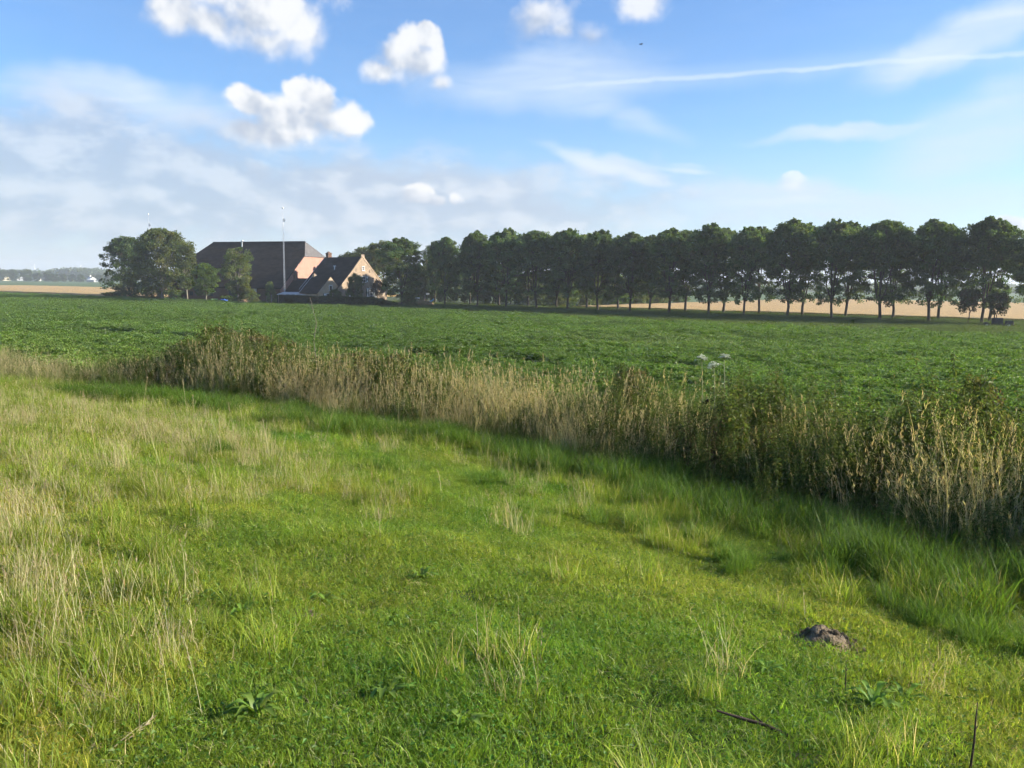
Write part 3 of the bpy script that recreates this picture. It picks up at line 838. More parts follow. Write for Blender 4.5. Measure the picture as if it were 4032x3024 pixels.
def gen_tree(seed, H, R, z0, fork, nclump=170, nleaf=62, leaf=.26, trunk_r=.22, pal_=TREE_PAL, top_heavy=.5, spread=1.0, droop=0.0, clump_r=.5, bark=None, gap=.25, limbs=5, name='tree', sprigs=0, ragged=.07):
    global rng
    keep = rng; rng = np.random.default_rng(seed)
    bark = bark or M_bark
    paths = []; wob = rng.normal(0, .06, (4, 2))
    zz = np.array([-.15, fork * .35, fork * .7, fork])
    tp = np.stack([np.cumsum(wob[:, 0]), np.cumsum(wob[:, 1]), zz], 1); tp[0, :2] = 0
    paths.append((tp, np.array([1.25, 1.0, .95, .9]) * trunk_r))
    prof_h = [0, .06, .18, .4, .62, .82, .94, 1.0]; prof_r = [.45, .74, .92, 1.0, .98, .86, .64, .25]
    ctr = []
    # clump centres through the crown, more of them towards the outside, uneven outline
    lob = rng.uniform(0, 2 * np.pi, 3)
    while len(ctr) < nclump:
        h = rng.uniform(0, 1) ** (1.0 / (1 + top_heavy * .8))
        a = rng.uniform(0, 2 * np.pi)
        rr = R * np.interp(h, prof_h, prof_r) * (1 + .16 * math.sin(2 * a + lob[0] + h * 2) + .12 * math.sin(3 * a + lob[1] + h * 5) + rng.normal(0, ragged))
        f = rng.uniform(0, 1) ** .42
        if h < .45 and rng.uniform() < gap: continue
        if f < .45 and rng.uniform() < .5: continue
        z = z0 + (H - z0) * h - clump_r * .6 * (h > .8)
        c = np.array([math.cos(a) * rr * f * spread, math.sin(a) * rr * f * spread, z - droop * f * rng.uniform(0, 1)])
        ctr.append(c)
    for k in range(sprigs):                                # upright shoots that break the outline of the top
        a = rng.uniform(0, 6.283); f = rng.uniform(0, .8); h = rng.uniform(.80, .94)
        b = np.array([math.cos(a) * R * f * .75, math.sin(a) * R * f * .75, z0 + (H - z0) * (h + .05 - .18 * f * f)])
        ctr += [b, b + np.array([0, 0, .30]) + rng.normal(0, .06, 3)]
    ctr = np.array(ctr); nclump = len(ctr)
    # limbs from the fork, branches to the clumps
    ends = []
    for k in range(limbs):
        a = 2 * math.pi * k / limbs + rng.normal(0, .35); out = R * rng.uniform(.30, .55) * (0.15 if k == 0 else 1)
        zt = z0 + (H - z0) * rng.uniform(.62, .88)
        s = np.linspace(0, 1, 7)
        P = np.stack([tp[-1, 0] + math.cos(a) * out * s ** .8, tp[-1, 1] + math.sin(a) * out * s ** .8, fork - .1 + (zt - fork) * s ** 1.15], 1)
        P[1:-1, :2] += rng.normal(0, .09, (5, 2))
        paths.append((P, np.linspace(.62, .12, 7) * trunk_r)); ends.append(P)
    allp = np.concatenate([e[1:] for e in ends])
    for c in ctr[::2]:
        j = np.argmin(np.linalg.norm(allp - c + np.array([0, 0, .9]), axis=1)); b = allp[j]
        mid = (b + c) / 2 + np.array([0, 0, .18]) + rng.normal(0, .08, 3)
        paths.append((np.stack([b, mid, c]), np.array([.2, .13, .05]) * trunk_r))
    V, Tt = tube_np(paths, 6); wood = mesh_np(name + '_wood', V, Tt, None, True, bark)
    n = nclump * nleaf
    ci = np.repeat(np.arange(nclump), nleaf)
    cs = clump_r * rng.uniform(.7, 1.3, nclump)
    if sprigs: cs[-2 * sprigs:] = .17
    off = rng.normal(0, 1, (n, 3)); off /= np.linalg.norm(off, axis=1)[:, None]
    off *= (rng.uniform(0, 1, n) ** .5)[:, None] * cs[ci][:, None] * np.array([1.15, 1.15, .8])
    P = ctr[ci] + off
    D = off + rng.normal(0, .5, (n, 3)) * clump_r + np.array([0, 0, -.1])
    Nn = rng.normal(0, 1.0, (n, 3)) + np.array([0, 0, .55])
    l = leaf * rng.uniform(.65, 1.3, n)
    V, Tt = leaves_np(P, D, Nn, l, l * .85)
    cc = pal(nclump, pal_, .16)[ci] * (1 + rng.normal(0, .14, (n, 1)))
    acc = Acc(); acc.add(V, Tt, np.clip(cc, .005, 1), 4)
    crown = acc.mesh(name + '_crown', M_tree)
    rng = keep
    return wood, crown


def place_tree(name, meshes, P, rz, sc, label, group=None, lean=(0, 0)):
    e = empty(name, (P[0], P[1], float(gz(P[0], P[1]))), rz, label, 'tree', group)
    e.scale = sc; e.rotation_euler = (lean[0], lean[1], rz)
    link('trunk', meshes[0], e); link('crown', meshes[1], e)
    return e


ORD = ['first', 'second', 'third', 'fourth', 'fifth', 'sixth', 'seventh', 'eighth', 'ninth', 'tenth', 'eleventh', 'twelfth', 'thirteenth', 'fourteenth', 'fifteenth',
       'sixteenth', 'seventeenth', 'eighteenth', 'nineteenth']
AV = [gen_tree(100 + k, 13.4, 3.5 + .25 * (k % 4), 2.2 + .3 * (k % 3), 2.4 + .15 * (k % 4), nclump=300, nleaf=70, leaf=.235, trunk_r=.21, top_heavy=.55, droop=.6, gap=.42 + .07 * (k % 4), clump_r=.47, sprigs=70, limbs=5 + k % 2, ragged=.12, name='avenue_tree') for k in range(9)]
NEARX = [4098, 3867, 3658, 3463, 3277, 3096, 2928, 2789, 2630, 2480, 2353, 2231, 2111, 1990, 1874, 1751, 1581]
NEARTOP = [880, 846, 864, 858, 858, 864, 890, 878, 897, 915, 905, 900, 900, 898, 906, 930, 936]
FARX = [3894, 3696, 3508, 3327, 3158, 2987, 2846, 2697, 2556, 2434, 2308, 2195, 2079, 1963, 1849, 1712]
rt = random.Random(3)
for i, (px, ty) in enumerate(zip(NEARX, NEARTOP)):
    P = hitq(px, 116.1 if px > 1600 else 109.0, 1250)
    h = topz(px, ty, P) * rt.uniform(.965, .985)
    k = (.82 if px == 1751 else (.90 if px > 2900 else .97)) + rt.uniform(-.08, .08); k2 = k * rt.uniform(.9, 1.1)
    lab = 'avenue tree cut by the photo\'s right edge, front row beside the potato field' if i == 0 else (
        'large avenue tree nearest the farmhouse gable, front row' if i == len(NEARX) - 1 else f'{ORD[i]} tree from the right edge in the front row of the avenue')
    place_tree('avenue_tree', AV[(i * 5 + 1) % 9], P, rt.uniform(0, 6.28), (k * (1.22 if i == len(NEARX) - 1 else 1), k2 * (1.22 if i == len(NEARX) - 1 else 1), h / 13.4), lab, 'front row of the avenue', lean=(rt.uniform(-.025, .025), rt.uniform(-.025, .025)))
for i, px in enumerate(FARX):
    P = hitq(px, 123.5, 1250); k = (.9 if px > 2900 else 1.0) + rt.uniform(-.06, .06)
    h = (topz(px, np.interp(px, NEARX[::-1], NEARTOP[::-1]) + 14, P)) * rt.uniform(.96, 1.0)
    place_tree('avenue_tree', AV[(i * 7 + 3) % 9], P, rt.uniform(0, 6.28), (k * {1849: .58, 1712: .6}.get(px, 1), k * {1849: .58, 1712: .6}.get(px, 1), h / 13.4), f'{ORD[i]} tree from the right edge in the rear row of the avenue', 'rear row of the avenue')

# trees about the farm
BIGPAL = [(.105, .140, .042), (.128, .160, .050), (.086, .118, .036), (.14, .16, .058)]
big = gen_tree(41, 16.3, 5.6, .8, 2.2, nclump=400, nleaf=70, leaf=.34, trunk_r=.32, pal_=BIGPAL, gap=.05, clump_r=.75, bark=M_bark_pale, limbs=7, name='big_tree')
dark = gen_tree(42, 14.2, 4.5, .5, 1.6, nclump=300, nleaf=70, leaf=.33, trunk_r=.26, pal_=TREE_PAL, gap=.05, clump_r=.7, limbs=6, name='dark_tree')
P = yard(648, 1.5); place_tree('big_tree', big, P, .4, (1, 1, topz(648, 899, P) / 16.3), 'big round pale-green tree left of the barn with mast tip behind')
P = yard(518, 3.0); place_tree('dark_tree', dark, P, 1.0, (1, 1, topz(520, 934, P) / 14.2), 'dark green tree at the left end of the farm group beside wheat')
slim = gen_tree(43, 12.5, 1.7, 3.0, 3.2, nclump=110, nleaf=60, leaf=.26, trunk_r=.14, pal_=BIGPAL, gap=.1, clump_r=.5, bark=M_bark_pale, limbs=4, name='slim_tree')
P = yard(742, .6); place_tree('slim_tree', slim, P, 2.0, (1, 1, topz(760, 962, P) / 12.5), 'slender pale-trunked tree just left of the barn roof')
LIME = [(.085, .135, .028), (.11, .165, .035), (.065, .11, .024)]
small = gen_tree(44, 8.2, 2.4, 1.9, 2.0, nclump=90, nleaf=60, leaf=.30, trunk_r=.13, pal_=LIME, gap=.1, clump_r=.55, droop=.5, bark=M_bark_pale, limbs=5, name='young_tree')
P = yard(813, .2); place_tree('young_tree', small, P, .3, (1, 1, topz(830, 1036, P) / 8.2), 'small bright-green tree with pale trunk in front of the barn')
mid = gen_tree(45, 11.8, 2.6, 2.6, 2.8, nclump=150, nleaf=56, leaf=.27, trunk_r=.14, pal_=BIGPAL, gap=.12, clump_r=.5, bark=M_bark_pale, limbs=4, top_heavy=-.3, name='airy_tree')
P = yard(942, 1.0); place_tree('airy_tree', mid, P, 2.7, (1, 1, topz(940, 970, P) / 11.8), 'airy medium tree standing against the dark barn roof')
gard = gen_tree(46, 5.2, 2.3, 1.1, 1.4, nclump=110, nleaf=64, leaf=.20, trunk_r=.13, gap=.0, clump_r=.42, limbs=5, name='garden_tree')
P = at(1398, 1190, 151.5); place_tree('garden_tree', gard, P, .2, (.68, .68, topz(1398, 1070, P) / 5.4), 'small dense garden tree right in front of the farmhouse gable')
P = at(1320, 1190, 152.5); place_tree('garden_tree', gard, P, 2.2, (.5, .5, .6), 'low dark garden tree between the wing gable and farmhouse gable')
PURP = [(.085, .058, .050), (.11, .078, .066), (.07, .05, .044)]
purp = gen_tree(47, 4.6, 1.6, .3, .6, nclump=60, nleaf=50, leaf=.2, trunk_r=.07, pal_=PURP, gap=.0, clump_r=.4, name='plum_shrub')
P = at(1490, 1190, 153); place_tree('plum_shrub', purp, P, 0, (.7, .7, topz(1492, 1095, P) / 4.9), 'purple-leaved shrub at the right corner of the farmhouse')
bk = gen_tree(48, 14, 4.4, 2.0, 2.6, nclump=190, nleaf=60, leaf=.3, trunk_r=.2, pal_=BIGPAL, gap=.3, clump_r=.6, name='back_tree')
for k, (px, ty, Y, lab) in enumerate([(1395, 992, 186, 'leftmost pale tree looking over the farmhouse ridge'), (1450, 972, 182, 'pale tree just behind the farmhouse gable peak'), (1512, 948, 176, 'pale tree between the farmhouse and the avenue')]):
    P = at(px, 1190, Y); place_tree('back_tree', bk, P, k * 2.1, (1.05, 1.05, topz(px, ty, P) / 14), lab, 'trees behind the farmhouse')
# shrubs about the yard
shr = [gen_tree(60 + k, 2.6, 1.5, .15, .4, nclump=55, nleaf=46, leaf=.17, trunk_r=.05, pal_=LIME if k else BIGPAL, gap=0, clump_r=.34, name='yard_shrub') for k in range(2)]
for k, (px, q, ht, w, lab) in enumerate([(985, 2.0, 2.9, 1.2, 'rounded green shrub in front of the dark barn wall'), (945, 1.5, 3.6, .8, 'wispy upright shrub beside the stacked timber'), (1068, 2.2, 4.2, .7, 'narrow shrub at the barn corner left of the canopy'),
                                        (900, 2.6, 1.6, 1.0, 'low dark shrub beside the blue sheet'), (1612, 14, 2.8, 1.0, 'straggly pale shrub beside the brown mound'), (700, 2, 2.4, 1.3, 'dark bush at the foot of the slender tree'),
                                        (600, 2, 3.0, 1.9, 'dense bush at the foot of the big round tree'), (462, 3, 1.6, 1.9, 'low bush at the wheat edge under the dark tree')]):
    P = yard(px, q); place_tree('yard_shrub', shr[k % 2], P, k * 1.3, (w, w, ht / 2.6), lab, 'shrubs about the farmyard')
# bushes beyond the avenue, along the edge of the wheat
bush = [gen_tree(70 + k, 6.5, 3.6, .2, .9, nclump=130, nleaf=56, leaf=.30, trunk_r=.12, pal_=LIME if k % 2 else BIGPAL, gap=0, clump_r=.62, name='bush') for k in range(3)]
for k in range(11):
    q = 131 + k * 5.2; x, y = xy(q, -84.5 - 2.2 * (k % 2)); s = .75 + .22 * ((k * 7) % 5) / 4
    place_tree('hedgerow_bush', bush[k % 3], (x, y), k * 1.1, (s, s, s * (.9 + .25 * (k % 3))), f'{ORD[k]} bush behind the avenue, counted from the farm along the wheat edge', 'bushes along the wheat edge')
for k, (px, Y, ty) in enumerate([(1640, 192, 1040), (1700, 188, 1030), (1765, 190, 1010), (1830, 186, 1030), (1890, 184, 1020), (1950, 180, 1040), (2010, 178, 1060), (2075, 178, 1075), (2140, 182, 1070)]):
    P = at(px, 1190, Y); place_tree('thicket_bush', bush[(k + 1) % 3], P, k * 1.7, (1.0, 1.0, topz(px, ty, P) / 6.5), f'{ORD[k]} tall bush of the thicket behind the avenue, counted from the farmhouse', 'thicket behind the avenue')
# saplings by the pump, far right
sap = gen_tree(80, 4.6, 1.7, 1.7, 1.6, nclump=42, nleaf=52, leaf=.24, trunk_r=.075, gap=.0, clump_r=.42, droop=.4, limbs=3, pal_=[(.05, .07, .022), (.075, .065, .03), (.045, .06, .02)], name='sapling')
P = hitq(3922, 113); place_tree('sapling', sap, P, .5, (.8, .8, .92), 'small sapling rising behind the dark field pump')
P = hitq(3812, 113); place_tree('sapling', sap, P, 3.5, (.75, .75, 1.05), 'thin leaning sapling left of the dark field pump', lean=(0, .07))

# far trees on the left horizon, and the wood behind them
FARPAL = [(.085, .120, .045), (.10, .135, .052), (.07, .10, .04)]
ft = [gen_tree(90 + k, 14, 6.5, .4, 1.5, nclump=60, nleaf=44, leaf=1.1, trunk_r=.4, pal_=FARPAL, gap=0, clump_r=1.9, name='far_tree') for k in range(3)]
for k, (px, ty, Y) in enumerate([(8, 1064, 960), (50, 1062, 980), (104, 1060, 950), (148, 1074, 940), (190, 1070, 960), (212, 1076, 930), (248, 1078, 960), (285, 1080, 980), (318, 1080, 950), (392, 1082, 930), (425, 1084, 960), (-40, 1066, 970)]):
    Y *= .87; P = at(px, 1100, Y); h = topz(px, ty, P)
    place_tree('far_tree', ft[k % 3], P, k * 1.7, (h / 15, h / 15, h / 14), f'{ORD[k]} far round tree along the left horizon, beyond the wheat' if k < 11 else 'far round tree at the very left picture edge', 'far trees along the left horizon')


def far_wood(name, spec, label, leaf=2.6):
    acc = Acc()
    for px0, px1, Y, ht, n in spec:
        a0 = ray(px0, 1110); a1 = ray(px1, 1110)
        x0, x1 = a0[0] / a0[1] * Y, a1[0] / a1[1] * Y
        x = rng.uniform(min(x0, x1), max(x0, x1), n); y = Y + rng.uniform(-40, 40, n)
        top = ht * (.72 + .22 * vnoise(x / 26, np.zeros(n), 3) + .12 * vnoise(x / 9, np.zeros(n), 4))
        z = top * rng.uniform(0, 1, n) ** .6
        V, Tt = leaves_np(np.stack([x, y, z], 1), rng.normal(0, 1, (n, 3)) + np.array([0, 0, .3]), rng.normal(0, .6, (n, 3)) + np.array([0, -.3, 1]), leaf * rng.uniform(.6, 1.4, n), leaf * .9 * rng.uniform(.6, 1.2, n))
        acc.add(V, Tt, pal(n, FARPAL, .2), 4)
    return tag(link(name, acc.mesh(name, M_tree)), label, 'wood', kind='stuff')


far_wood('horizon_wood', [(-200, 520, 1250, 18, 9000), (150, 460, 1180, 19, 5000)], 'blue-green far wood closing the left horizon', 3.0)
far_wood('distant_treeline', [(1900, 4300, 1400, 10, 13000), (2600, 4300, 760, 3.0, 5000), (3300, 4300, 1000, 9, 5000)], 'thin dark tree line on the horizon seen through the avenue', 2.6)

# ------------------------------------------------------------------ yard things
# hedge: leafy box, tapering down at its right end
def hedge():
    a, b = np.array([-44.0, 155.5]), np.array([-17.5, 142.2]); n = 15000
    s = rng.uniform(0, 1, n); h = np.interp(s, [0, .74, 1.0], [1.72, 1.72, .25])
    d = (b - a) / np.linalg.norm(b - a); nn = np.array([-d[1], d[0]])
    w = rng.uniform(-.6, .6, n); z = h * rng.uniform(0, 1, n)
    f = rng.integers(0, 3, n); z = np.where(f == 0, h * (1 + rng.normal(0, .02, n)), z); w = np.where(f == 1, -.6 + rng.normal(0, .05, n), w)
    P = np.stack([a[0] + (b - a)[0] * s + nn[0] * w, a[1] + (b - a)[1] * s + nn[1] * w, z], 1)
    V, Tt = leaves_np(P, rng.normal(0, 1, (n, 3)) + np.array([0, -.3, .4]), rng.normal(0, .6, (n, 3)) + np.array([0, -.4, .7]), .15, .12)
    acc = Acc(); acc.add(V, Tt, pal(n, [(.035, .062, .018), (.045, .075, .02)], .2), 4)
    e = empty('clipped_hedge', (0, 0, 0), 0, 'long clipped dark hedge in front of the farmhouse', 'hedge')
    link('foliage', acc.mesh('hedge_foliage', M_tree), e)['kind'] = 'stuff'
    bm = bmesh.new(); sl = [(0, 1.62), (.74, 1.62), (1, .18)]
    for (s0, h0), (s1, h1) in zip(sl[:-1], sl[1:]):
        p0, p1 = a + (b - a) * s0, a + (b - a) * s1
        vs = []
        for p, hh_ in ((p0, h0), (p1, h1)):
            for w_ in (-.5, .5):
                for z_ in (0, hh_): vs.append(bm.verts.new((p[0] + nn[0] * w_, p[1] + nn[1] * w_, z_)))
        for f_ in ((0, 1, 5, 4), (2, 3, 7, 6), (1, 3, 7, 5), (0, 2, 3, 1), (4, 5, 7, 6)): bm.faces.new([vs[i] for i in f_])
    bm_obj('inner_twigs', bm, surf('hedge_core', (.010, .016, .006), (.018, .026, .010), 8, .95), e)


hedge()


def blob(name, P, rx, ry, h, mat, label, cat, amp=.25, seg=28, seed=1, parent=None):
    bm = bmesh.new(); bmesh.ops.create_uvsphere(bm, u_segments=seg, v_segments=seg // 2, radius=1.0)
    for v in bm.verts:
        k = 1 + amp * float(vnoise(v.co.x * 2.2 + seed, v.co.y * 2.2 + v.co.z * 2, seed))
        v.co = Vector((v.co.x * rx * k, v.co.y * ry * k, max(v.co.z, -.15) * h * k))
    o = bm_obj(name, bm, mat, None, True); o.location = P
    return tag(o, label, cat)


P = hitq(1640, 112); blob('earth_mound', (P[0], P[1], 0), 3.4, 2.0, 1.5, M_mound, 'dry brown earth mound behind the first avenue tree', 'mound', seed=4)
P = yard(848, .8); e = empty('storage_bin', (P[0], P[1], 0), .6, 'pale green lidded bin at the field edge by the barn', 'bin')
boxo('body', M_greenbox, e, -.55, .55, -.4, .4, 0, .85, bevel=.05); boxo('lid', M_greenbox, e, -.6, .6, -.45, .45, .86, .95, bevel=.02); boxo('dark_hollow_plate', M_black, e, -.62, -.56, -.35, .35, .08, .78)  # flat black plate on one side gives the dark of a hollow, nothing is cut
P = yard(885, 1.2); bm = bmesh.new()
r = bmesh.ops.create_grid(bm, x_segments=10, y_segments=6, size=1.0)
for v in bm.verts: v.co = Vector((v.co.x * .8, v.co.y * .5, .95 - .25 * v.co.x ** 2 - .2 * v.co.y ** 2 + .06 * math.sin(v.co.x * 9)))
bmesh.ops.solidify(bm, geom=bm.faces[:], thickness=.03)
o = bm_obj('blue_sheet', bm, M_blue, None, True); o.location = (P[0], P[1], 0); tag(o, 'small deep-blue plastic sheet lying in the yard by the barn', 'sheet')
P = yard(968, .8); e = empty('timber_pile', (P[0], P[1], 0), .4, 'pile of fresh orange-brown boards beside the wispy shrub', 'timber')
for k, (x, y, z, ln, rz, ry) in enumerate([(0, 0, .55, 2.0, .1, .0), (.3, .2, .75, 1.8, .5, .12), (-.4, -.2, .45, 1.4, -.4, -.1), (.6, .1, .5, 2.2, .2, .35), (-.1, .1, .95, 1.1, 0, -.2)]):
    o = boxo('board', M_wood, e, -ln / 2, ln / 2, -.12, .12, -.03, .03); o.location = (x, y, z + .05); o.rotation_euler = (0, ry, rz)
for k, (px, h, lab) in enumerate([(1054, 1.7, 'thin grey fence post left of the canopy, nearer the barn'), (1072, 1.9, 'thin grey fence post left of the canopy, nearer the hedge')]):
    P = yard(px, 1.6); e = empty('fence_post', (P[0], P[1], 0), 0, lab, 'post'); boxo('shaft', M_oldwood, e, -.06, .06, -.06, .06, 0, h, bevel=.01); boxo('cap', M_zinc, e, -.075, .075, -.075, .075, h + .001, h + .04)
# light-blue sheet slung between posts behind the front row
P0 = at(1678, 1188, 158.0); P1 = at(1708, 1178, 158.0)
for px, h, lab in ((1672, 2.0, 'pale post holding the lower end of the light-blue sheet'), (1686, 1.1, 'short pale post under the light-blue sheet')):
    P = at(px, 1195, 157); e = empty('garden_post', (P[0], P[1], 0), .2, lab, 'post'); boxo('shaft', M_oldwood, e, -.12, .12, -.12, .12, 0, h, bevel=.02); boxo('cap', M_oldwood, e, -.14, .14, -.14, .14, h + .001, h + .05)
bm = bmesh.new(); ns = 10
top, bot = [], []
for i in range(ns + 1):
    s = i / ns; p = P0 + (P1 - P0) * s; sag = -.22 * math.sin(math.pi * s)
    top.append((p[0], p[1], p[2] + sag + .14)); bot.append((p[0], p[1] - .25, p[2] + sag - .12))
for i in range(ns):
    poly(bm, [bot[i], bot[i + 1], top[i + 1], top[i]])
bmesh.ops.remove_doubles(bm, verts=bm.verts, dist=1e-4); bmesh.ops.solidify(bm, geom=bm.faces[:], thickness=.03)
tag(bm_obj('slung_sheet', bm, M_tarp, None, True), 'light-blue sheet slung between trunks beside the brown mound', 'sheet')
for px, py, s, lab in ((1643, 1174, .5, 'white scrap lying on the brown mound'), (1684, 1157, .35, 'small white board hanging above the light-blue sheet')):
    P = at(px, py, 158.5); e = empty('white_board', (P[0], P[1], P[2]), .5, lab, 'board'); boxo('panel', M_white, e, -s, s, -.04, .04, -.18, .18, bevel=.015); boxo('support', M_oldwood, e, -.05, .05, .05, .11, -P[2], .1)

# field pump between the saplings
P = hitq(3925, 110.5); e = empty('field_pump', (P[0], P[1], 0), -.45, 'dark squat field pump on a frame under the right-hand saplings', 'pump')
boxo('chassis', M_black, e, -1.7, 1.7, -.55, .55, .35, .5); boxo('engine_cover', M_black, e, -.6, .55, -.5, .5, .51, 1.25, bevel=.08)
boxo('fuel_tank', M_black, e, .75, 1.6, -.48, .48, .51, .95, bevel=.06); boxo('hitch_bar', M_black, e, -2.3, -1.69, -.06, .06, .4, .5)
V, Tt = tube_np([(np.array([(-.35, .1, 1.2), (-.35, .1, 1.65), (-.55, .1, 1.75)]), [.06, .06, .06])], 8); link('exhaust_pipe', mesh_np('exhaust_pipe', V, Tt, None, True, M_black), e)
for sx in (-1.1, 1.1):
    for sy in (-.66, .66):
        bm = bmesh.new(); bmesh.ops.create_cone(bm, cap_ends=True, segments=18, radius1=.36, radius2=.36, depth=.2)
        for v in bm.verts: v.co = Vector((v.co.x + sx, v.co.z + sy, v.co.y + .36))
        w = bm_obj('wheel', bm, M_black, e); bm = bmesh.new(); bmesh.ops.create_cone(bm, cap_ends=True, segments=12, radius1=.18, radius2=.18, depth=.22)
        for v in bm.verts: v.co = Vector((v.co.x + sx, v.co.z + sy, v.co.y + .36))
        bm_obj('rim', bm, M_zinc, w)

# bird high over the field
P = at(2525, 174, 110.0)
e = empty('bird', tuple(P), .6, 'tiny dark bird flying high over the avenue', 'bird')
bm = bmesh.new(); bmesh.ops.create_uvsphere(bm, u_segments=10, v_segments=8, radius=.07)
for v in bm.verts: v.co = Vector((v.co.x * 2.6, v.co.y, v.co.z))
bm_obj('body', bm, M_bird, e, True)
for s in (-1, 1):
    bm = bmesh.new(); prism(bm, [(.10, 0, .02), (.06, s * .2, .09), (-.02, s * .42, .03), (-.10, s * .2, .07), (-.10, 0, .02)], (0, 0, .012)); bm_obj('wing', bm, M_bird, e)
bm = bmesh.new(); prism(bm, [(-.15, -.02, 0), (-.3, -.06, 0), (-.3, .06, 0), (-.15, .02, 0)], (0, 0, .012)); bm_obj('tail', bm, M_bird, e)

# ------------------------------------------------------------------ scattered vegetation
_ng = {}


def scatter(name, P, rz, sc, idx, tint, protos, label, cat, tilt=None):
    """one object of kind stuff: clumps set out on points"""
    P = np.asarray(P, np.float32); n = len(P)
    col = bpy.data.collections.new(name + '_clumps')
    for k, me in enumerate(protos):
        col.objects.link(bpy.data.objects.new(f'{name}_clump_{k:02d}', me))
    me = bpy.data.meshes.new(name); me.vertices.add(n); me.vertices.foreach_set('co', P.ravel())
    rot = np.zeros((n, 3), np.float32); rot[:, 2] = rz
    if tilt is not None: rot[:, :2] = tilt
    a = me.attributes.new('rot', 'FLOAT_VECTOR', 'POINT'); a.data.foreach_set('vector', rot.ravel())
    s3 = np.asarray(sc, np.float32); s3 = np.repeat(s3[:, None], 3, 1) if s3.ndim == 1 else s3
    a = me.attributes.new('scl', 'FLOAT_VECTOR', 'POINT'); a.data.foreach_set('vector', np.ascontiguousarray(s3).ravel())
    a = me.attributes.new('pick', 'INT', 'POINT'); a.data.foreach_set('value', np.asarray(idx, np.int32))
    a = me.attributes.new('tint', 'FLOAT_COLOR', 'POINT'); c4 = np.ones((n, 4), np.float32); c4[:, :3] = tint; a.data.foreach_set('color', c4.ravel())
    me.update()
    o = tag(link(name, me), label, cat, kind='stuff')
    ng = bpy.data.node_groups.new(name + '_scatter', 'GeometryNodeTree')
    ng.interface.new_socket('Geometry', in_out='INPUT', socket_type='NodeSocketGeometry')
    ng.interface.new_socket('Geometry', in_out='OUTPUT', socket_type='NodeSocketGeometry')
    N, L = ng.nodes, ng.links
    gi, go = N.new('NodeGroupInput'), N.new('NodeGroupOutput')
    ci = N.new('GeometryNodeCollectionInfo'); ci.inputs['Collection'].default_value = col
    ci.inputs['Separate Children'].default_value = True; ci.inputs['Reset Children'].default_value = True
    iop = N.new('GeometryNodeInstanceOnPoints')

    def attr(nm, ty):
        x = N.new('GeometryNodeInputNamedAttribute'); x.data_type = ty; x.inputs['Name'].default_value = nm; return x.outputs['Attribute']
    L.new(gi.outputs[0], iop.inputs['Points']); L.new(ci.outputs[0], iop.inputs['Instance'])
    iop.inputs['Pick Instance'].default_value = True
    L.new(attr('pick', 'INT'), iop.inputs['Instance Index'])
    er = N.new('FunctionNodeEulerToRotation'); L.new(attr('rot', 'FLOAT_VECTOR'), er.inputs[0]); L.new(er.outputs[0], iop.inputs['Rotation'])
    L.new(attr('scl', 'FLOAT_VECTOR'), iop.inputs['Scale']); L.new(iop.outputs[0], go.inputs[0])
    md = o.modifiers.new('scatter', 'NODES'); md.node_group = ng
    return o


GREEN = [(.208, .292, .036), (.245, .318, .044), (.165, .252, .030), (.280, .328, .056)]
DRY = [(.48, .42, .23), (.57, .51, .30), (.41, .36, .19), (.51, .43, .25)]
DRYRED = [(.42, .34, .20), (.50, .41, .26), (.37, .29, .17)]


def blades(acc, n, rad, h0, h1, w0, w1, cols, bend=(.1, .7), nseg=2, cx=0, cy_=0, z=0.0, lean0=None, jit=.18):
    r = rad * np.sqrt(rng.uniform(0, 1, n)); a = rng.uniform(0, 6.283, n)
    P = np.stack([cx + r * np.cos(a), cy_ + r * np.sin(a), np.full(n, z)], 1)
    H = rng.uniform(h0, h1, n)
    V, Tt, per = ribbons_np(P, rng.uniform(0, 6.283, n), H, rng.uniform(w0, w1, n), rng.uniform(*bend, n), nseg, lean0=lean0)
    acc.add(V, Tt, pal(n, cols, jit), per)
    return V.reshape(n, per, 3)[:, -1]


def seedheads(acc, tips, cols, l=(.05, .12), w=.008, per_head=5, drop=.09):
    n = len(tips)
    P = np.repeat(tips, per_head, 0) - np.array([0, 0, 1]) * rng.uniform(0, 1, (n * per_head, 1)) * drop
    D = rng.normal(0, .3, (n * per_head, 3)) + np.array([0, 0, 1.0])
    V, Tt = leaves_np(P, D, rng.normal(0, 1, (n * per_head, 3)), rng.uniform(*l, n * per_head), w)
    acc.add(V, Tt, pal(n * per_head, cols, .15), 4)


lawn = []
for k in range(12):
    a = Acc()
    blades(a, 200, .19, .03, .085, .0030, .0056, GREEN, (.25, 1.15))
    blades(a, 6 + 5 * (k % 4), .19, .03, .10, .002, .004, DRY, (.5, 1.6))
    n = 26 if k % 3 == 0 else 8                                     # clover and small broad leaves
    P = np.stack([rng.normal(0, .1, n), rng.normal(0, .1, n), rng.uniform(.02, .06, n)], 1)
    V, Tt = leaves_np(P, rng.normal(0, 1, (n, 3)) * np.array([1, 1, .3]), rng.normal(0, .3, (n, 3)) + np.array([0, 0, 1]), rng.uniform(.014, .03, n), rng.uniform(.012, .022, n))
    a.add(V, Tt, pal(n, [(.10, .19, .035), (.13, .22, .05)], .15), 4)
    lawn.append(a.mesh('lawn_clump', M_grass))
mead = []
for k in range(8):
    a = Acc()
    blades(a, 130, .16, .12, .30, .003, .006, GREEN, (.2, 1.0), 3)
    blades(a, 14, .16, .12, .34, .0025, .004, DRY, (.1, .8), 3)
    mead.append(a.mesh('meadow_clump', M_grass))
straw = []
